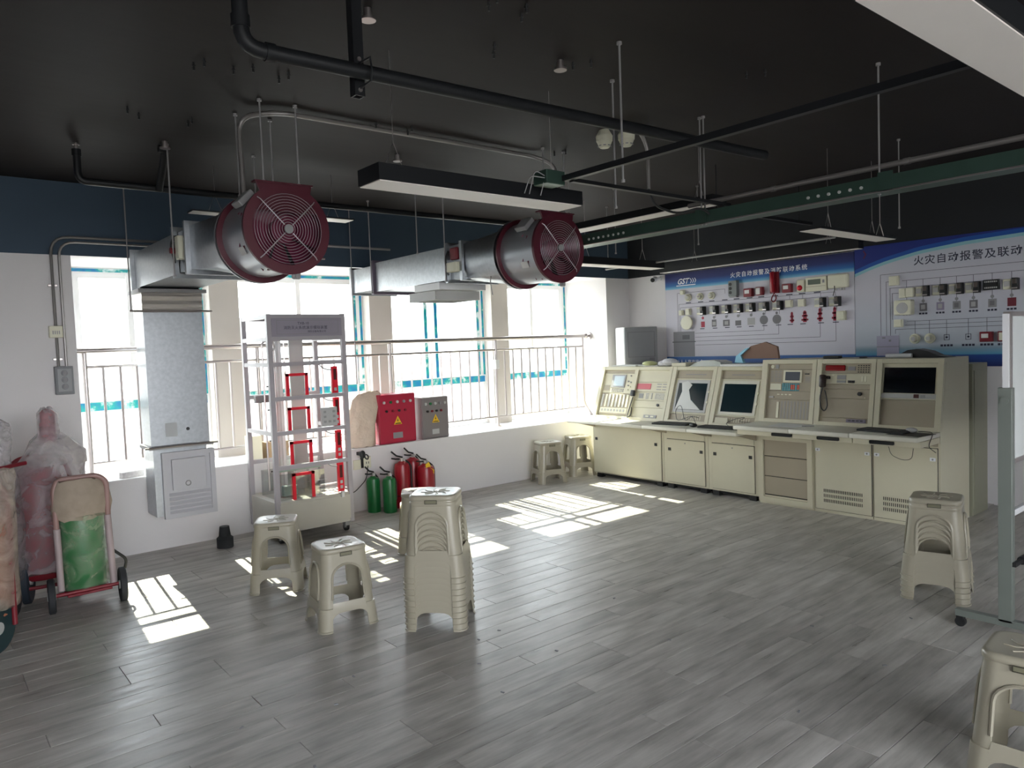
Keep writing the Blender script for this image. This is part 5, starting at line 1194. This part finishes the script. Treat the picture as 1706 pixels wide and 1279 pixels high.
for (cx_, cy_) in ((1.05, 2.25), (1.25, 2.2), (1.75, 2.15), (1.95, 2.15), (1.05, 3.35), (1.25, 3.3), (1.45, 3.3), (2.15, 3.75), (2.4, 3.7), (2.05, 2.5), (2.5, 2.4), (3.3, 2.0), (3.5, 3.6), (1.0, 4.2), (1.3, 4.2)):
    for q in range(2):
        x, y = cx_ + rr.uniform(-.04, .04), cy_ + q * .07
        o = MB().cyl((x, y, CEIL - .035), (x, y, CEIL), .005, seg=6).cyl((x, y, CEIL - .018), (x, y, CEIL - .012), .008, seg=6).build('ceiling_anchor', M_BLACK, base=(x, y, CEIL - .035))
        tag(o, 'small dark anchor stub sticking out of the dark ceiling', 'anchor', 'anchor stubs in the ceiling')
pipe('wall_conduit', 'thin grey conduit along the navy wall between the two ducts', 'conduit', [(2.50, 6.15, 2.62), (2.62, 6.15, 2.46), (2.75, 6.15, 2.45), (3.62, 6.15, 2.45)], .011, M_GRAYP, .08, 10)
pipe('wall_conduit', 'bright conduit along the lower edge of the navy wall behind the large fan', 'conduit', [(1.80, 6.155, 2.335), (2.95, 6.155, 2.335)], .010, M_COND, 0, 10)
# ================================================================== WALL BY THE SWITCH BOX
pipe('steel_conduit', 'outer bright conduit curving from the control box up to the duct', 'conduit', [(.845, 6.155, 1.47), (.845, 6.155, 2.40), (1.63, 6.155, 2.40)], .010, M_COND, .13, 12)
pipe('steel_conduit', 'inner bright conduit curving from the control box up to the duct', 'conduit', [(.895, 6.155, 1.47), (.895, 6.155, 2.365), (1.60, 6.155, 2.365)], .009, M_COND, .11, 12)
t = thing('wall_control_box', 'grey three-button control box on the wall beside the window', 'control box', (.87, 6.18, 1.36))
MB().box((.815, .93), (6.12, 6.18), (1.265, 1.468), .004).build('casing', mat('grey_casing', srgb(120, 122, 126), .45), t)
MB().box((.828, .917), (6.114, 6.12), (1.285, 1.45), .002).build('cover', mat('grey_cover', srgb(150, 152, 155), .45), t)
for i, z in enumerate((1.42, 1.372, 1.322)): MB().cyl((.872, 6.114, z), (.872, 6.102, z), .014).ring((.872, 6.112, z), YP, .019, .002, 20, 5).build('push_button', M_SILK, t, smooth=30)
t = thing('junction_box', 'small cream wall box with slots above the control box', 'box', (.845, 6.18, 1.72))
MB().box((.80, .885), (6.135, 6.18), (1.675, 1.76), .005).build('casing', M_CREAM, t)
b = MB()
for q in range(4): b.box((.82 + q * .013, .826 + q * .013), (6.133, 6.136), (1.70, 1.725))
b.build('slots', M_GRAYP, t)
for z in (1.52, 2.05): tag(MB().box((.815, .875), (6.16, 6.18), (z - .008, z + .008), .002).build('conduit_clip', M_STEEL, base=(.845, 6.17, z)), 'small metal clip holding the outer conduit %s' % ('just over the control box' if z < 2 else 'halfway up the wall'), 'clip')
tag(MB().obox((1.22, 6.26, ZS), (.96, .28, 0), (-.28, .96, 0), ZP, (0, .17), (-.03, .03), (0, .045), .003).build('small_carton', mat('printed_carton', srgb(200, 196, 196), .7, var=.3, scale=50), base=(1.22, 6.26, ZS)), 'small pale printed carton on the window sill next to the down-duct', 'carton')
tag(MB().lathe((1.845, 5.86, 0), ZP, [(.062, 0), (.062, .075), (.045, .09), (.036, .165)], 28).build('rubber_plug', M_RUBBER, smooth=30, base=(1.845, 5.86, 0)), 'black stepped rubber plug standing on the floor by the wheeled rack', 'plug')
# sockets with cord
t = thing('wall_socket', 'white double wall socket under the sill beside the wheeled rack', 'socket', (3.24, 6.18, .44))
MB().box((3.14, 3.215), (6.165, 6.18), (.395, .485), .003).build('socket_plate', M_CREAM, t); MB().box((3.24, 3.315), (6.155, 6.18), (.40, .505), .003).build('socket_plate', M_CREAM, t)
MB().box((3.216, 3.238), (6.16, 6.18), (.405, .50)).build('gap_cover', M_BLACK, t); MB().box((3.262, 3.268), (6.153, 6.156), (.44, .46)).box((3.285, 3.291), (6.153, 6.156), (.44, .46)).build('socket_holes', M_BLACK, t)
cable('thin black cord sagging from the wall socket to the wheeled rack', [(3.28, 6.155, .42), (3.24, 6.12, .30), (3.10, 6.10, .20), (2.90, 6.10, .17)], r=.004)
tag(MB().box((3.18, 3.22), (6.10, 6.18), (.53, .56)).sphere((3.20, 6.10, .54), .03, 1, .6, 1.3).ring((3.22, 6.06, .52), (1, .3, .2), .022, .006).build('black_bracket', M_BLACK, base=(3.2, 6.1, .54)), 'small dark fitting hanging from the sill edge above the socket', 'fitting')
# ================================================================== WHEELED RACK
RX0, RX1, RY0, RY1, RZ = 2.155, 2.815, 5.56, 6.14, 1.81
M_RACK = mat('rack_enamel', srgb(170, 165, 170), .4)
t = thing('display_rack', 'tall white steel display rack on casters with red gauges, standing by the sill', 'rack', (2.48, 5.85, 0))
q = .036
for x in (RX0, RX1 - q):
    for y in (RY0, RY1 - q): MB().box((x, x + q), (y, y + q), (.08, RZ)).build('post', M_RACK, t)
for z in (1.775, 1.60, 1.40, 1.13, .858, .585):
    MB().box((RX0 + q, RX1 - q), (RY0 + .002, RY0 + q - .002), (z, z + .032)).build('front_bar', M_RACK, t)
for z in (1.775, 1.60, 1.40, .858):
    for x in (RX0 + .002, RX1 - q + .002): MB().box((x, x + q - .004), (RY0 + q, RY1 - q), (z, z + .032)).build('side_bar', M_RACK, t)
for z in (1.775, 1.13, .585): MB().box((RX0 + q, RX1 - q), (RY1 - q, RY1 - .002), (z, z + .032)).build('back_bar', M_RACK, t)
MB().box((RX0 + .004, RX1 - .004), (RY0 + .004, RY1 - .004), (.085, .33), .002).build('base_box', mat('rack_base_enamel', srgb(190, 186, 176), .4), t)
MB().box((RX0 + .03, RX1 - .03), (RY0 - .001, RY0 + .004), (.11, .31), .001).build('base_panel', mat('rack_base_enamel', srgb(190, 186, 176), .4), t)
p = MB().box((RX0 + q, RX1 - q), (RY0 - .006, RY0 + .004), (1.632, 1.775), .002).build('header_panel', mat('header_grey', srgb(150, 144, 156), .45), t)
MB().frame((0, RY0 - .0065, 0), XP, ZP, YP, (RX0 + .075, RX1 - .065), (1.65, 1.76), (-.001, .001), .003).build('panel_outline', M_SILK, p)
text_bm('TXB-10', .030, (2.40, RY0 - .0085, 1.725), XP, ZP, (0, -1, 0)).build('lettering', M_TEXTD, p)
text_bm('消防灭火系统演示模拟装置', .030, (2.285, RY0 - .0085, 1.69), XP, ZP, (0, -1, 0), space=1.05).build('lettering', M_TEXTD, p)
text_bm('消防设备有限公司', .020, (2.48, RY0 - .0085, 1.662), XP, ZP, (0, -1, 0)).build('lettering', M_TEXTD, p)
for (x, y) in ((RX0 + .05, RY0 + .06), (RX1 - .05, RY0 + .06), (RX0 + .05, RY1 - .06), (RX1 - .05, RY1 - .06)):
    c = MB().cyl((x - .014, y, .033), (x + .014, y, .033), .033, seg=20).build('caster_wheel', M_BLACK, t, smooth=30)
    MB().prism([(-.03, .03), (.0, .022), (.03, .066), (.03, .085), (-.03, .085)], (x, y, 0), YP, ZP, XP, -.02, .02).build('caster_fork', M_GRAYP, c)
for i, zb in enumerate((1.15, .88, .607, .335)):
    f_h = (.19, .19, .19, .205)[i]; xo = 2.305 + i * .004
    MB().box((xo, xo + .026), (RY0 + .05, RY0 + .062), (zb - .02, zb + f_h)).box((xo + .161, xo + .187), (RY0 + .05, RY0 + .062), (zb - .02, zb + f_h)).box((xo, xo + .187), (RY0 + .05, RY0 + .062), (zb + f_h - .022, zb + f_h)).build('red_frame', M_REDL, t, label='bright red inverted-U frame')
    MB().box((xo + .022, xo + .165), (RY0 + .054, RY0 + .058), (zb - .02, zb + f_h - .022)).build('acrylic_pane', M_ACRYL, t)
    xg = 2.69 + i * .004; zt_ = zb + (.23, .245, .245, .245)[i]
    g = MB().box((xg, xg + .052), (RY0 + .03, RY0 + .055), (zb + .005, zt_), .003).build('red_gauge', M_REDL, t, label='narrow red gauge strip with dark window')
    MB().box((xg + .014, xg + .038), (RY0 + .026, RY0 + .03), (zb + .12, zt_ - .02)).build('gauge_window', mat('gauge_window', (.08, .01, .01), .3), g)
    for kk in range(2 if i else 1): MB().box((xg + .014, xg + .036), (RY0 + .025, RY0 + .03), (zb + .03 + kk * .042, zb + .055 + kk * .042)).build('gauge_key', M_LGRAY, g)
    MB().tube([(xg + .01, RY0 + .04, zt_ - .03), (xg - .05, RY0 + .06, zt_ - .02), (xg - .09, RY0 + .10, zt_ + .03)], .005, 8, round_=.03).build('hose', M_GRAYP, t, smooth=True)
p = MB().box((2.57, 2.705), (RY0 - .002, RY0 + .03), (.895, 1.05), .003).build('switch_panel', mat('panel_grey', srgb(178, 178, 178), .45), t)
for r0 in range(3):
    for kk in range(3):
        if kk == 1 and r0 != 0: continue
        MB().box((2.585 + kk * .04, 2.607 + kk * .04), (RY0 - .006, RY0 - .002), (.925 + r0 * .04, .943 + r0 * .04), .001).build('push_button', M_GRAYP, p)
for (x, r0, m) in ((2.36, .028, M_ACRYL), (2.44, .028, M_ACRYL)):
    MB().cyl((x, 5.95, .34), (x, 5.95, 1.76), r0, seg=20, caps=False).build('clear_tube', m, t, smooth=30)
MB().box((2.36, 2.42), (5.96, 6.0), (.34, 1.76)).build('back_column', M_ALU, t); MB().box((2.50, 2.62), (5.98, 6.0), (.34, 1.76)).build('back_plate', M_LGRAY, t)
MB().cyl((2.29, 5.80, .34), (2.29, 5.80, 1.72), .010, seg=10).tube([(2.29, 5.80, 1.60), (2.20, 5.80, 1.60), (2.20, 5.80, .40)], .008, 8, round_=.03).build('steel_riser', M_STEEL, t, smooth=True)
for z in (1.68, 1.56): MB().ring((2.28, 5.78, z), (1, -1, 0), .028, .010, 20, 8).build('tap_wheel', M_LGRAY, t, smooth=True)
for z in (1.24, 1.05, .80, .55): MB().cyl((2.22, 5.80, z), (2.27, 5.80, z), .006).build('tap', M_BLACK, t)
MB().box((2.20, 2.40), (6.0, 6.04), (1.10, 1.16)).build('dark_strip', M_SILK, t)
b = MB().frame((0, 0, .332), XP, YP, ZP, (2.21, 2.60), (5.63, 6.0), (0, .21), .004); b.build('acrylic_tank', M_ACRYL, t)
MB().cyl((2.25, 5.7, .565), (2.60, 5.7, .565), .016, seg=12).box((2.30, 2.42), (5.75, 5.82), (.34, .42), .006).build('tank_pump', mat('pale_green_pump', srgb(150, 170, 158), .4), t)
MB().box((2.70, 2.725), (5.535, 5.56), (.30, .345), .003).build('hanging_tag', M_PAPER, t)
for k in range(4): MB().box((2.60, 2.78), (5.60 + k * .12, 5.62 + k * .12), (.36 + (k % 2) * .03, .366 + (k % 2) * .03)).build('tray_slat', M_ALU, t)
# cartons behind the rack on the sill
tag(MB().box((2.23, 2.33), (6.26, 6.40), (ZS, .80), .002).build('carton', M_CREAM, base=(2.3, 6.3, ZS)), 'narrow cream carton on the sill behind the rack', 'carton')
tag(MB().box((2.36, 2.56), (6.24, 6.40), (ZS, .735), .002).build('carton', M_CARD, base=(2.45, 6.3, ZS)), 'brown carton on the sill behind the rack', 'carton')
# ================================================================== SILL: SACK AND CONTROL CABINETS
def cabinet(label, x0, x1, y0, y1, h, m, mlab):
    t = thing('control_cabinet', label, 'control cabinet', ((x0 + x1) / 2, (y0 + y1) / 2, ZS))
    MB().box((x0, x1), (y0 + .012, y1), (ZS, ZS + h), .004).build('casing', m, t)
    d = MB().box((x0 + .006, x1 - .002), (y0, y0 + .012), (ZS + .006, ZS + h - .004), .003).build('door', m, t)
    w_ = x1 - x0
    for k in range(5): MB().cyl((x0 + w_ * (.14 + k * .18), y0, ZS + h * .84), (x0 + w_ * (.14 + k * .18), y0 - .012, ZS + h * .84), .014).build('indicator_lamp', (M_LGRAY, M_GREEN, M_LGRAY, M_SILK, M_LGRAY)[k], d, smooth=30)
    for k in range(4): MB().cyl((x0 + w_ * (.2 + k * .17), y0, ZS + h * .66), (x0 + w_ * (.2 + k * .17), y0 - .014, ZS + h * .66), .012).build('push_button', (M_BLACK, M_DRED, M_BLACK, M_DRED)[k], d, smooth=30)
    MB().prism([(-.045, 0), (.045, 0), (0, .085)], (x0 + w_ * .5, y0 - .001, ZS + h * .38), XP, ZP, (0, -1, 0), 0, .0015).build('warning_triangle', M_YEL, d)
    MB().prism([(-.004, .015), (.006, .045), (-.002, .045), (.004, .068), (-.010, .036), (-.001, .036)], (x0 + w_ * .5, y0 - .003, ZS + h * .38), XP, ZP, (0, -1, 0), 0, .001).prism([(-.03, .006), (.03, .006), (.03, .014), (-.03, .014)], (x0 + w_ * .5, y0 - .003, ZS + h * .38), XP, ZP, (0, -1, 0), 0, .001).build('lightning_mark', M_BLACK, d)
    MB().box((x0 + w_ * .36, x0 + w_ * .62), (y0 - .002, y0), (ZS + h * .10, ZS + h * .22)).build('rating_plate', mlab, d)
    return t
cabinet('crimson control cabinet with a yellow warning triangle on the sill next to the sack', 3.46, 3.87, 6.225, 6.40, .48, mat('crimson_enamel', srgb(172, 30, 60), .4), M_SILK)
cabinet('grey control cabinet with a yellow warning triangle on the sill', 3.945, 4.265, 6.225, 6.40, .42, mat('grey_enamel', srgb(128, 122, 122), .4), M_LGRAY)
def blob(rows, seg=24, jit=.06, seed=1, tw=0.0):
    """draped bag: rows of (cx, cy, rx, ry, z)"""
    b = MB(); rn = random.Random(seed); V = []
    ph = [rn.uniform(0, 6.28) for _ in range(6)]
    for (cx, cy, rx, ry, z) in rows:
        rw = []
        for i in range(seg):
            a = 2 * PI * i / seg; w_ = 1 + jit * (math.sin(3 * a + ph[0] + z * 5) + .7 * math.sin(5 * a + ph[1] - z * 8) + .5 * math.sin(9 * a + ph[2] + z * 14)) + rn.uniform(-.4, .4) * jit
            rw.append(b.bm.verts.new((cx + rx * w_ * math.cos(a), cy + ry * w_ * math.sin(a), z + rn.uniform(-.01, .01))))
        V.append(rw)
    fs = []
    for a, c in zip(V, V[1:]):
        for i in range(seg): fs.append(b.bm.faces.new([a[i], a[(i + 1) % seg], c[(i + 1) % seg], c[i]]))
    fs.append(b.bm.faces.new(V[0][::-1])); fs.append(b.bm.faces.new(V[-1])); bmesh.ops.recalc_face_normals(b.bm, faces=fs)
    return b
M_SACK = mat('cream_sack', srgb(206, 190, 172), .45, bump=1.0, bscale=5, var=.15, scale=14)
for nd in M_SACK.node_tree.nodes:
    if nd.type == 'BUMP': nd.inputs['Distance'].default_value = .05
b = blob([(3.30, 6.28, .135, .07, ZS + .003), (3.29, 6.28, .155, .085, ZS + .08), (3.30, 6.28, .15, .08, ZS + .22), (3.345, 6.28, .15, .065, ZS + .36), (3.37, 6.28, .15, .035, ZS + .44), (3.40, 6.28, .12, .012, ZS + .49), (3.44, 6.28, .05, .006, ZS + .515)], 36, .075, 4)
tag(b.build('white_sack', M_SACK, smooth=True, base=(3.3, 6.28, ZS)), 'creased cream plastic sack leaning on the crimson control cabinet', 'sack')
# ================================================================== EXTINGUISHERS
def extinguisher(x, y, r, h, m, label, rz=0, tagm=None, grp='extinguishers by the low wall', kind='red'):
    t = thing('fire_extinguisher', label, 'fire extinguisher', (x, y, 0), group=grp)
    MB().lathe((x, y, 0), ZP, [(r * .95, 0), (r, .012), (r, h - r * .8), (r * .88, h - r * .35), (r * .5, h - .012), (r * .32, h)], 30).build('cylinder', m, t, smooth=35)
    MB().cyl((x, y, h - .002), (x, y, h + .03), r * .28, seg=16).build('valve', M_STEEL, t, smooth=30)
    c, s = math.cos(rz), math.sin(rz)
    v = MB()
    v.tube([(x + c * .01, y + s * .01, h + .035), (x - c * .05, y - s * .05, h + .055), (x - c * .10, y - s * .10, h + .10)], .008, 8)
    v.build('upper_lever', M_BLACK, t, smooth=True)
    MB().tube([(x + c * .01, y + s * .01, h + .02), (x - c * .06, y - s * .06, h + .025), (x - c * .10, y - s * .10, h + .035)], .007, 8).build('lower_lever', M_BLACK, t, smooth=True)
    MB().cyl((x - s * .01, y - c * .02, h + .015), (x - s * .03, y - c * .045, h + .018), .013, seg=14).build('pressure_gauge', M_LGRAY, t, smooth=30)
    MB().tube([(x + c * .02, y + s * .02, h + .02), (x + c * (r + .02), y + s * (r + .02), h - .04), (x + c * (r + .018), y + s * (r + .018), h * .3)], .008, 8, round_=.05).build('hose', M_BLACK, t, smooth=True)
    MB().lathe((x, y, 0), ZP, [(r * 1.012, h * .26), (r * 1.02, h * .262), (r * 1.02, h * .275), (r * 1.012, h * .277)], 30, caps=False).build('hose_band', m if kind == 'green' else M_BLACK, t, smooth=30)
    if tagm: MB().prism([(-.02, -.02), (.03, 0), (.01, .05), (-.03, .03)], (x - .01, y - r * .75, h - .03), XP, ZP, (0, -1, 0), 0, .004).prism([(0, 0), (.05, -.03), (.045, -.07), (.02, -.03)], (x, y - r * .85, h - .03), XP, ZP, (0, -1, 0), 0, .004).build('seal_tag', tagm, t)
    return t
extinguisher(3.275, 6.06, .062, .335, M_GREEN, 'green fire extinguisher nearest the wall sockets', R(20), kind='green')
extinguisher(3.37, 5.93, .062, .335, M_GREEN, 'green fire extinguisher next to the tallest red one', R(10), kind='green')
extinguisher(3.565, 6.02, .074, .44, M_RED, 'tall red fire extinguisher directly beside the green ones', R(-10))
extinguisher(3.735, 6.10, .068, .45, M_RED, 'red fire extinguisher at the back, half hidden between two others', R(10))
extinguisher(3.77, 5.93, .085, .40, M_RED, 'red fire extinguisher with a yellow seal tag in front', R(5), M_YEL)
# ================================================================== WRAPPED TROLLEYS AT THE LEFT
def wheel(p, ax, r, w_, parent, m=None):
    p = Vector(p); ax = Vector(ax).normalized()
    o = MB().lathe(p - ax * w_ / 2, ax, [(r * .55, w_ * .2), (r * .9, 0), (r, w_ * .15), (r, w_ * .85), (r * .9, w_), (r * .55, w_ * .8)], 28).build('wheel', m or M_RUBBER, parent, smooth=30)
    MB().cyl(p - ax * w_ * .55, p + ax * w_ * .55, r * .25, seg=14).build('wheel_hub', M_LGRAY, o, smooth=30); return o
M_FRAMEP = mat('pinkish_frame_paint', srgb(150, 118, 112), .45, var=.1)
M_WHSLEEVE = mat('white_sleeve', srgb(165, 150, 150), .5, var=.1)
t = thing('extinguisher_trolley', 'hand trolley carrying a green cylinder in clear film', 'trolley', (.76, 5.08, 0))
# frame posts from wheels up to the bent top
MB().tube([(.635, 5.10, .20), (.63, 5.12, .74), (.655, 5.12, .795), (.86, 5.09, .800), (.905, 5.08, .76), (.90, 5.06, .20)], .016, 12, round_=.05).build('handle_frame', M_FRAMEP, t, smooth=True)
MB().cyl((.632, 5.085, .13), (.632, 5.105, .50), .019, seg=14).build('post_sleeve', M_WHSLEEVE, t, smooth=30); MB().cyl((.905, 5.045, .13), (.898, 5.065, .55), .020, seg=14).build('post_sleeve', M_WHSLEEVE, t, smooth=30)
MB().tube([(.585, 5.09, .105), (.945, 5.05, .115)], .012, 10).build('axle', M_DRED, t, smooth=True)
MB().box((.66, .90), (5.06, 5.30), (.085, .10), .004).build('base_plate', M_DRED, t)
wheel((.582, 5.10, .105), (1, -.1, 0), .105, .04, t); wheel((.955, 5.05, .105), (1, -.1, 0), .105, .04, t)
MB().lathe((.775, 5.20, .10), ZP, [(.115, 0), (.12, .015), (.12, .44), (.10, .52), (.04, .56)], 32).build('green_cylinder', M_GREEN, t, smooth=35, label='green painted pressure cylinder')
b = blob([(.78, 5.19, .135, .135, .12), (.785, 5.19, .14, .14, .30), (.785, 5.18, .14, .15, .50), (.79, 5.17, .145, .14, .56)], 24, .025, 7); b.build('film_wrap', film_mat('milky_film', (.66, .78, .56), .30), t, smooth=True)
b = blob([(.775, 5.14, .155, .085, .545), (.78, 5.13, .165, .095, .62), (.775, 5.12, .15, .085, .72), (.765, 5.12, .12, .06, .785)], 24, .03, 9); b.build('foam_cushion', mat('dirty_foam', srgb(160, 146, 130), .8, var=.3, scale=14, bump=.5, bscale=12), t, smooth=True)
MB().tube([(.90, 5.10, .34), (1.0, 5.12, .24), (.99, 5.14, .18)], .009, 8, round_=.04).build('hose', M_BLACK, t, smooth=True)
# big wrapped wheeled extinguisher behind
t = thing('wheeled_extinguisher', 'large red wheeled extinguisher shrouded in clear plastic with a pink foam tip', 'wheeled extinguisher', (.60, 5.50, 0))
MB().lathe((.60, 5.52, .14), ZP, [(.14, 0), (.15, .02), (.15, .56), (.12, .66), (.05, .72), (.03, .78)], 30).build('red_cylinder', M_DRED, t, smooth=35)
MB().tube([(.42, 5.50, .10), (.42, 5.55, .80), (.50, 5.58, .90), (.72, 5.56, .90), (.78, 5.55, .80), (.78, 5.50, .10)], .014, 10, round_=.06).build('handle_frame', M_DRED, t, smooth=True)
wheel((.50, 5.45, .15), (1, -.25, 0), .15, .05, t, mat('blue_black_tyre', (.02, .03, .045), .7)); wheel((.76, 5.40, .15), (1, -.25, 0), .15, .05, t, mat('blue_black_tyre', (.02, .03, .045), .7))
MB().tube([(.48, 5.40, .10), (.78, 5.36, .10)], .012, 8).build('axle', M_DRED, t, smooth=True)
MB().cyl((.66, 5.44, 1.0), (.665, 5.44, 1.17), .05, .042, 20).sphere((.665, 5.44, 1.165), .045).build('foam_tip', mat('pink_foam_tip', srgb(160, 96, 104), .6, var=.3, scale=60), t, smooth=True)
b = blob([(.60, 5.46, .19, .17, .20), (.60, 5.46, .20, .18, .40), (.60, 5.46, .21, .18, .62), (.63, 5.46, .215, .17, .80), (.675, 5.46, .185, .15, .885), (.69, 5.46, .17, .13, .93), (.67, 5.45, .11, .10, 1.01), (.665, 5.44, .062, .062, 1.05), (.665, 5.44, .058, .058, 1.18), (.665, 5.44, .03, .03, 1.215)], 30, .035, 12)
b.build('plastic_shroud', M_FILM, t, smooth=True)
b = blob([(.70, 5.44, .17, .11, .86), (.72, 5.44, .15, .10, .93), (.69, 5.44, .09, .07, 1.02)], 24, .05, 14); b.build('plastic_fold', M_BUBBLE, t, smooth=True)
# left front, cut by the frame
t = thing('wheeled_extinguisher', 'wrapped extinguisher with a dark green wheel, cut off by the picture edge', 'wheeled extinguisher', (.26, 4.70, 0))
MB().lathe((.23, 4.76, .16), ZP, [(.13, 0), (.14, .02), (.14, .50), (.10, .60), (.04, .64)], 28).build('cylinder', mat('rusty_orange', srgb(170, 110, 82), .5), t, smooth=35)
wheel((.27, 4.62, .13), (.75, -.65, 0), .13, .045, t, mat('dark_green_tyre', (.012, .035, .04), .6)); wheel((.06, 4.80, .13), (.75, -.65, 0), .13, .045, t, mat('dark_green_tyre', (.012, .035, .04), .6))
MB().tube([(.10, 4.70, .10), (.12, 4.74, .84), (.25, 4.72, .90), (.37, 4.70, .84), (.36, 4.66, .12)], .013, 10, round_=.06).build('handle_frame', M_DRED, t, smooth=True)
b = blob([(.24, 4.74, .15, .15, .22), (.24, 4.74, .155, .15, .42), (.25, 4.74, .165, .16, .62), (.26, 4.73, .155, .15, .80), (.29, 4.72, .13, .12, .90), (.31, 4.72, .10, .09, .94)], 26, .05, 21); b.build('plastic_shroud', film_mat('yellowish_film', (.62, .54, .46), .55), t, smooth=True)
# left back
t = thing('wheeled_extinguisher', 'plastic wrapped extinguisher with a bagged top, behind at the picture edge', 'wheeled extinguisher', (.30, 5.35, 0))
MB().lathe((.30, 5.38, .12), ZP, [(.13, 0), (.14, .02), (.14, .56), (.10, .66), (.04, .72)], 28).build('cylinder', M_DRED, t, smooth=35)
wheel((.40, 5.22, .14), (1, -.3, 0), .14, .05, t)
wheel((.16, 5.28, .14), (1, -.3, 0), .14, .05, t)
b = blob([(.32, 5.34, .16, .15, .20), (.32, 5.34, .17, .15, .50), (.33, 5.34, .16, .14, .80), (.36, 5.33, .10, .10, .90), (.385, 5.33, .07, .07, .95), (.385, 5.33, .085, .085, 1.05), (.385, 5.33, .08, .08, 1.13), (.38, 5.33, .03, .03, 1.17)], 26, .05, 31); b.build('plastic_shroud', M_FILM, t, smooth=True)
MB().sphere((.385, 5.33, 1.08), .055).build('foam_tip', M_LGRAY, t, smooth=True)
MB().tube([(.28, 5.20, .88), (.52, 5.28, .90)], .012, 8).build('handle_bar', M_DRED, t, smooth=True)
# small debris on the floor
rr = random.Random(11)
for (x, y) in ((2.17, 2.98), (2.36, 2.60), (1.32, 2.86), (1.05, 2.48), (1.50, 3.05), (1.90, 2.45), (.95, 2.95), (2.85, 2.3), (3.5, 1.9), (3.3, 1.45), (2.65, 1.5), (3.95, 1.6), (3.1, 2.9), (2.0, 2.75), (2.32, 3.0)):
    a = rr.uniform(0, 3)
    o = MB().obox((x, y, 0), (math.cos(a), math.sin(a), 0), (-math.sin(a), math.cos(a), 0), ZP, (-.008, .009), (-.004, .004), (.0003, .004)).build('floor_crumb', M_SILK, base=(x, y, 0)); tag(o, 'tiny dark crumb of debris lying on the grey plank floor', 'debris', 'crumbs on the floor')
for name in [o.name for o in bpy.data.objects if o.type == 'MESH' and len(o.data.polygons) == 0]: print('EMPTY MESH', name)
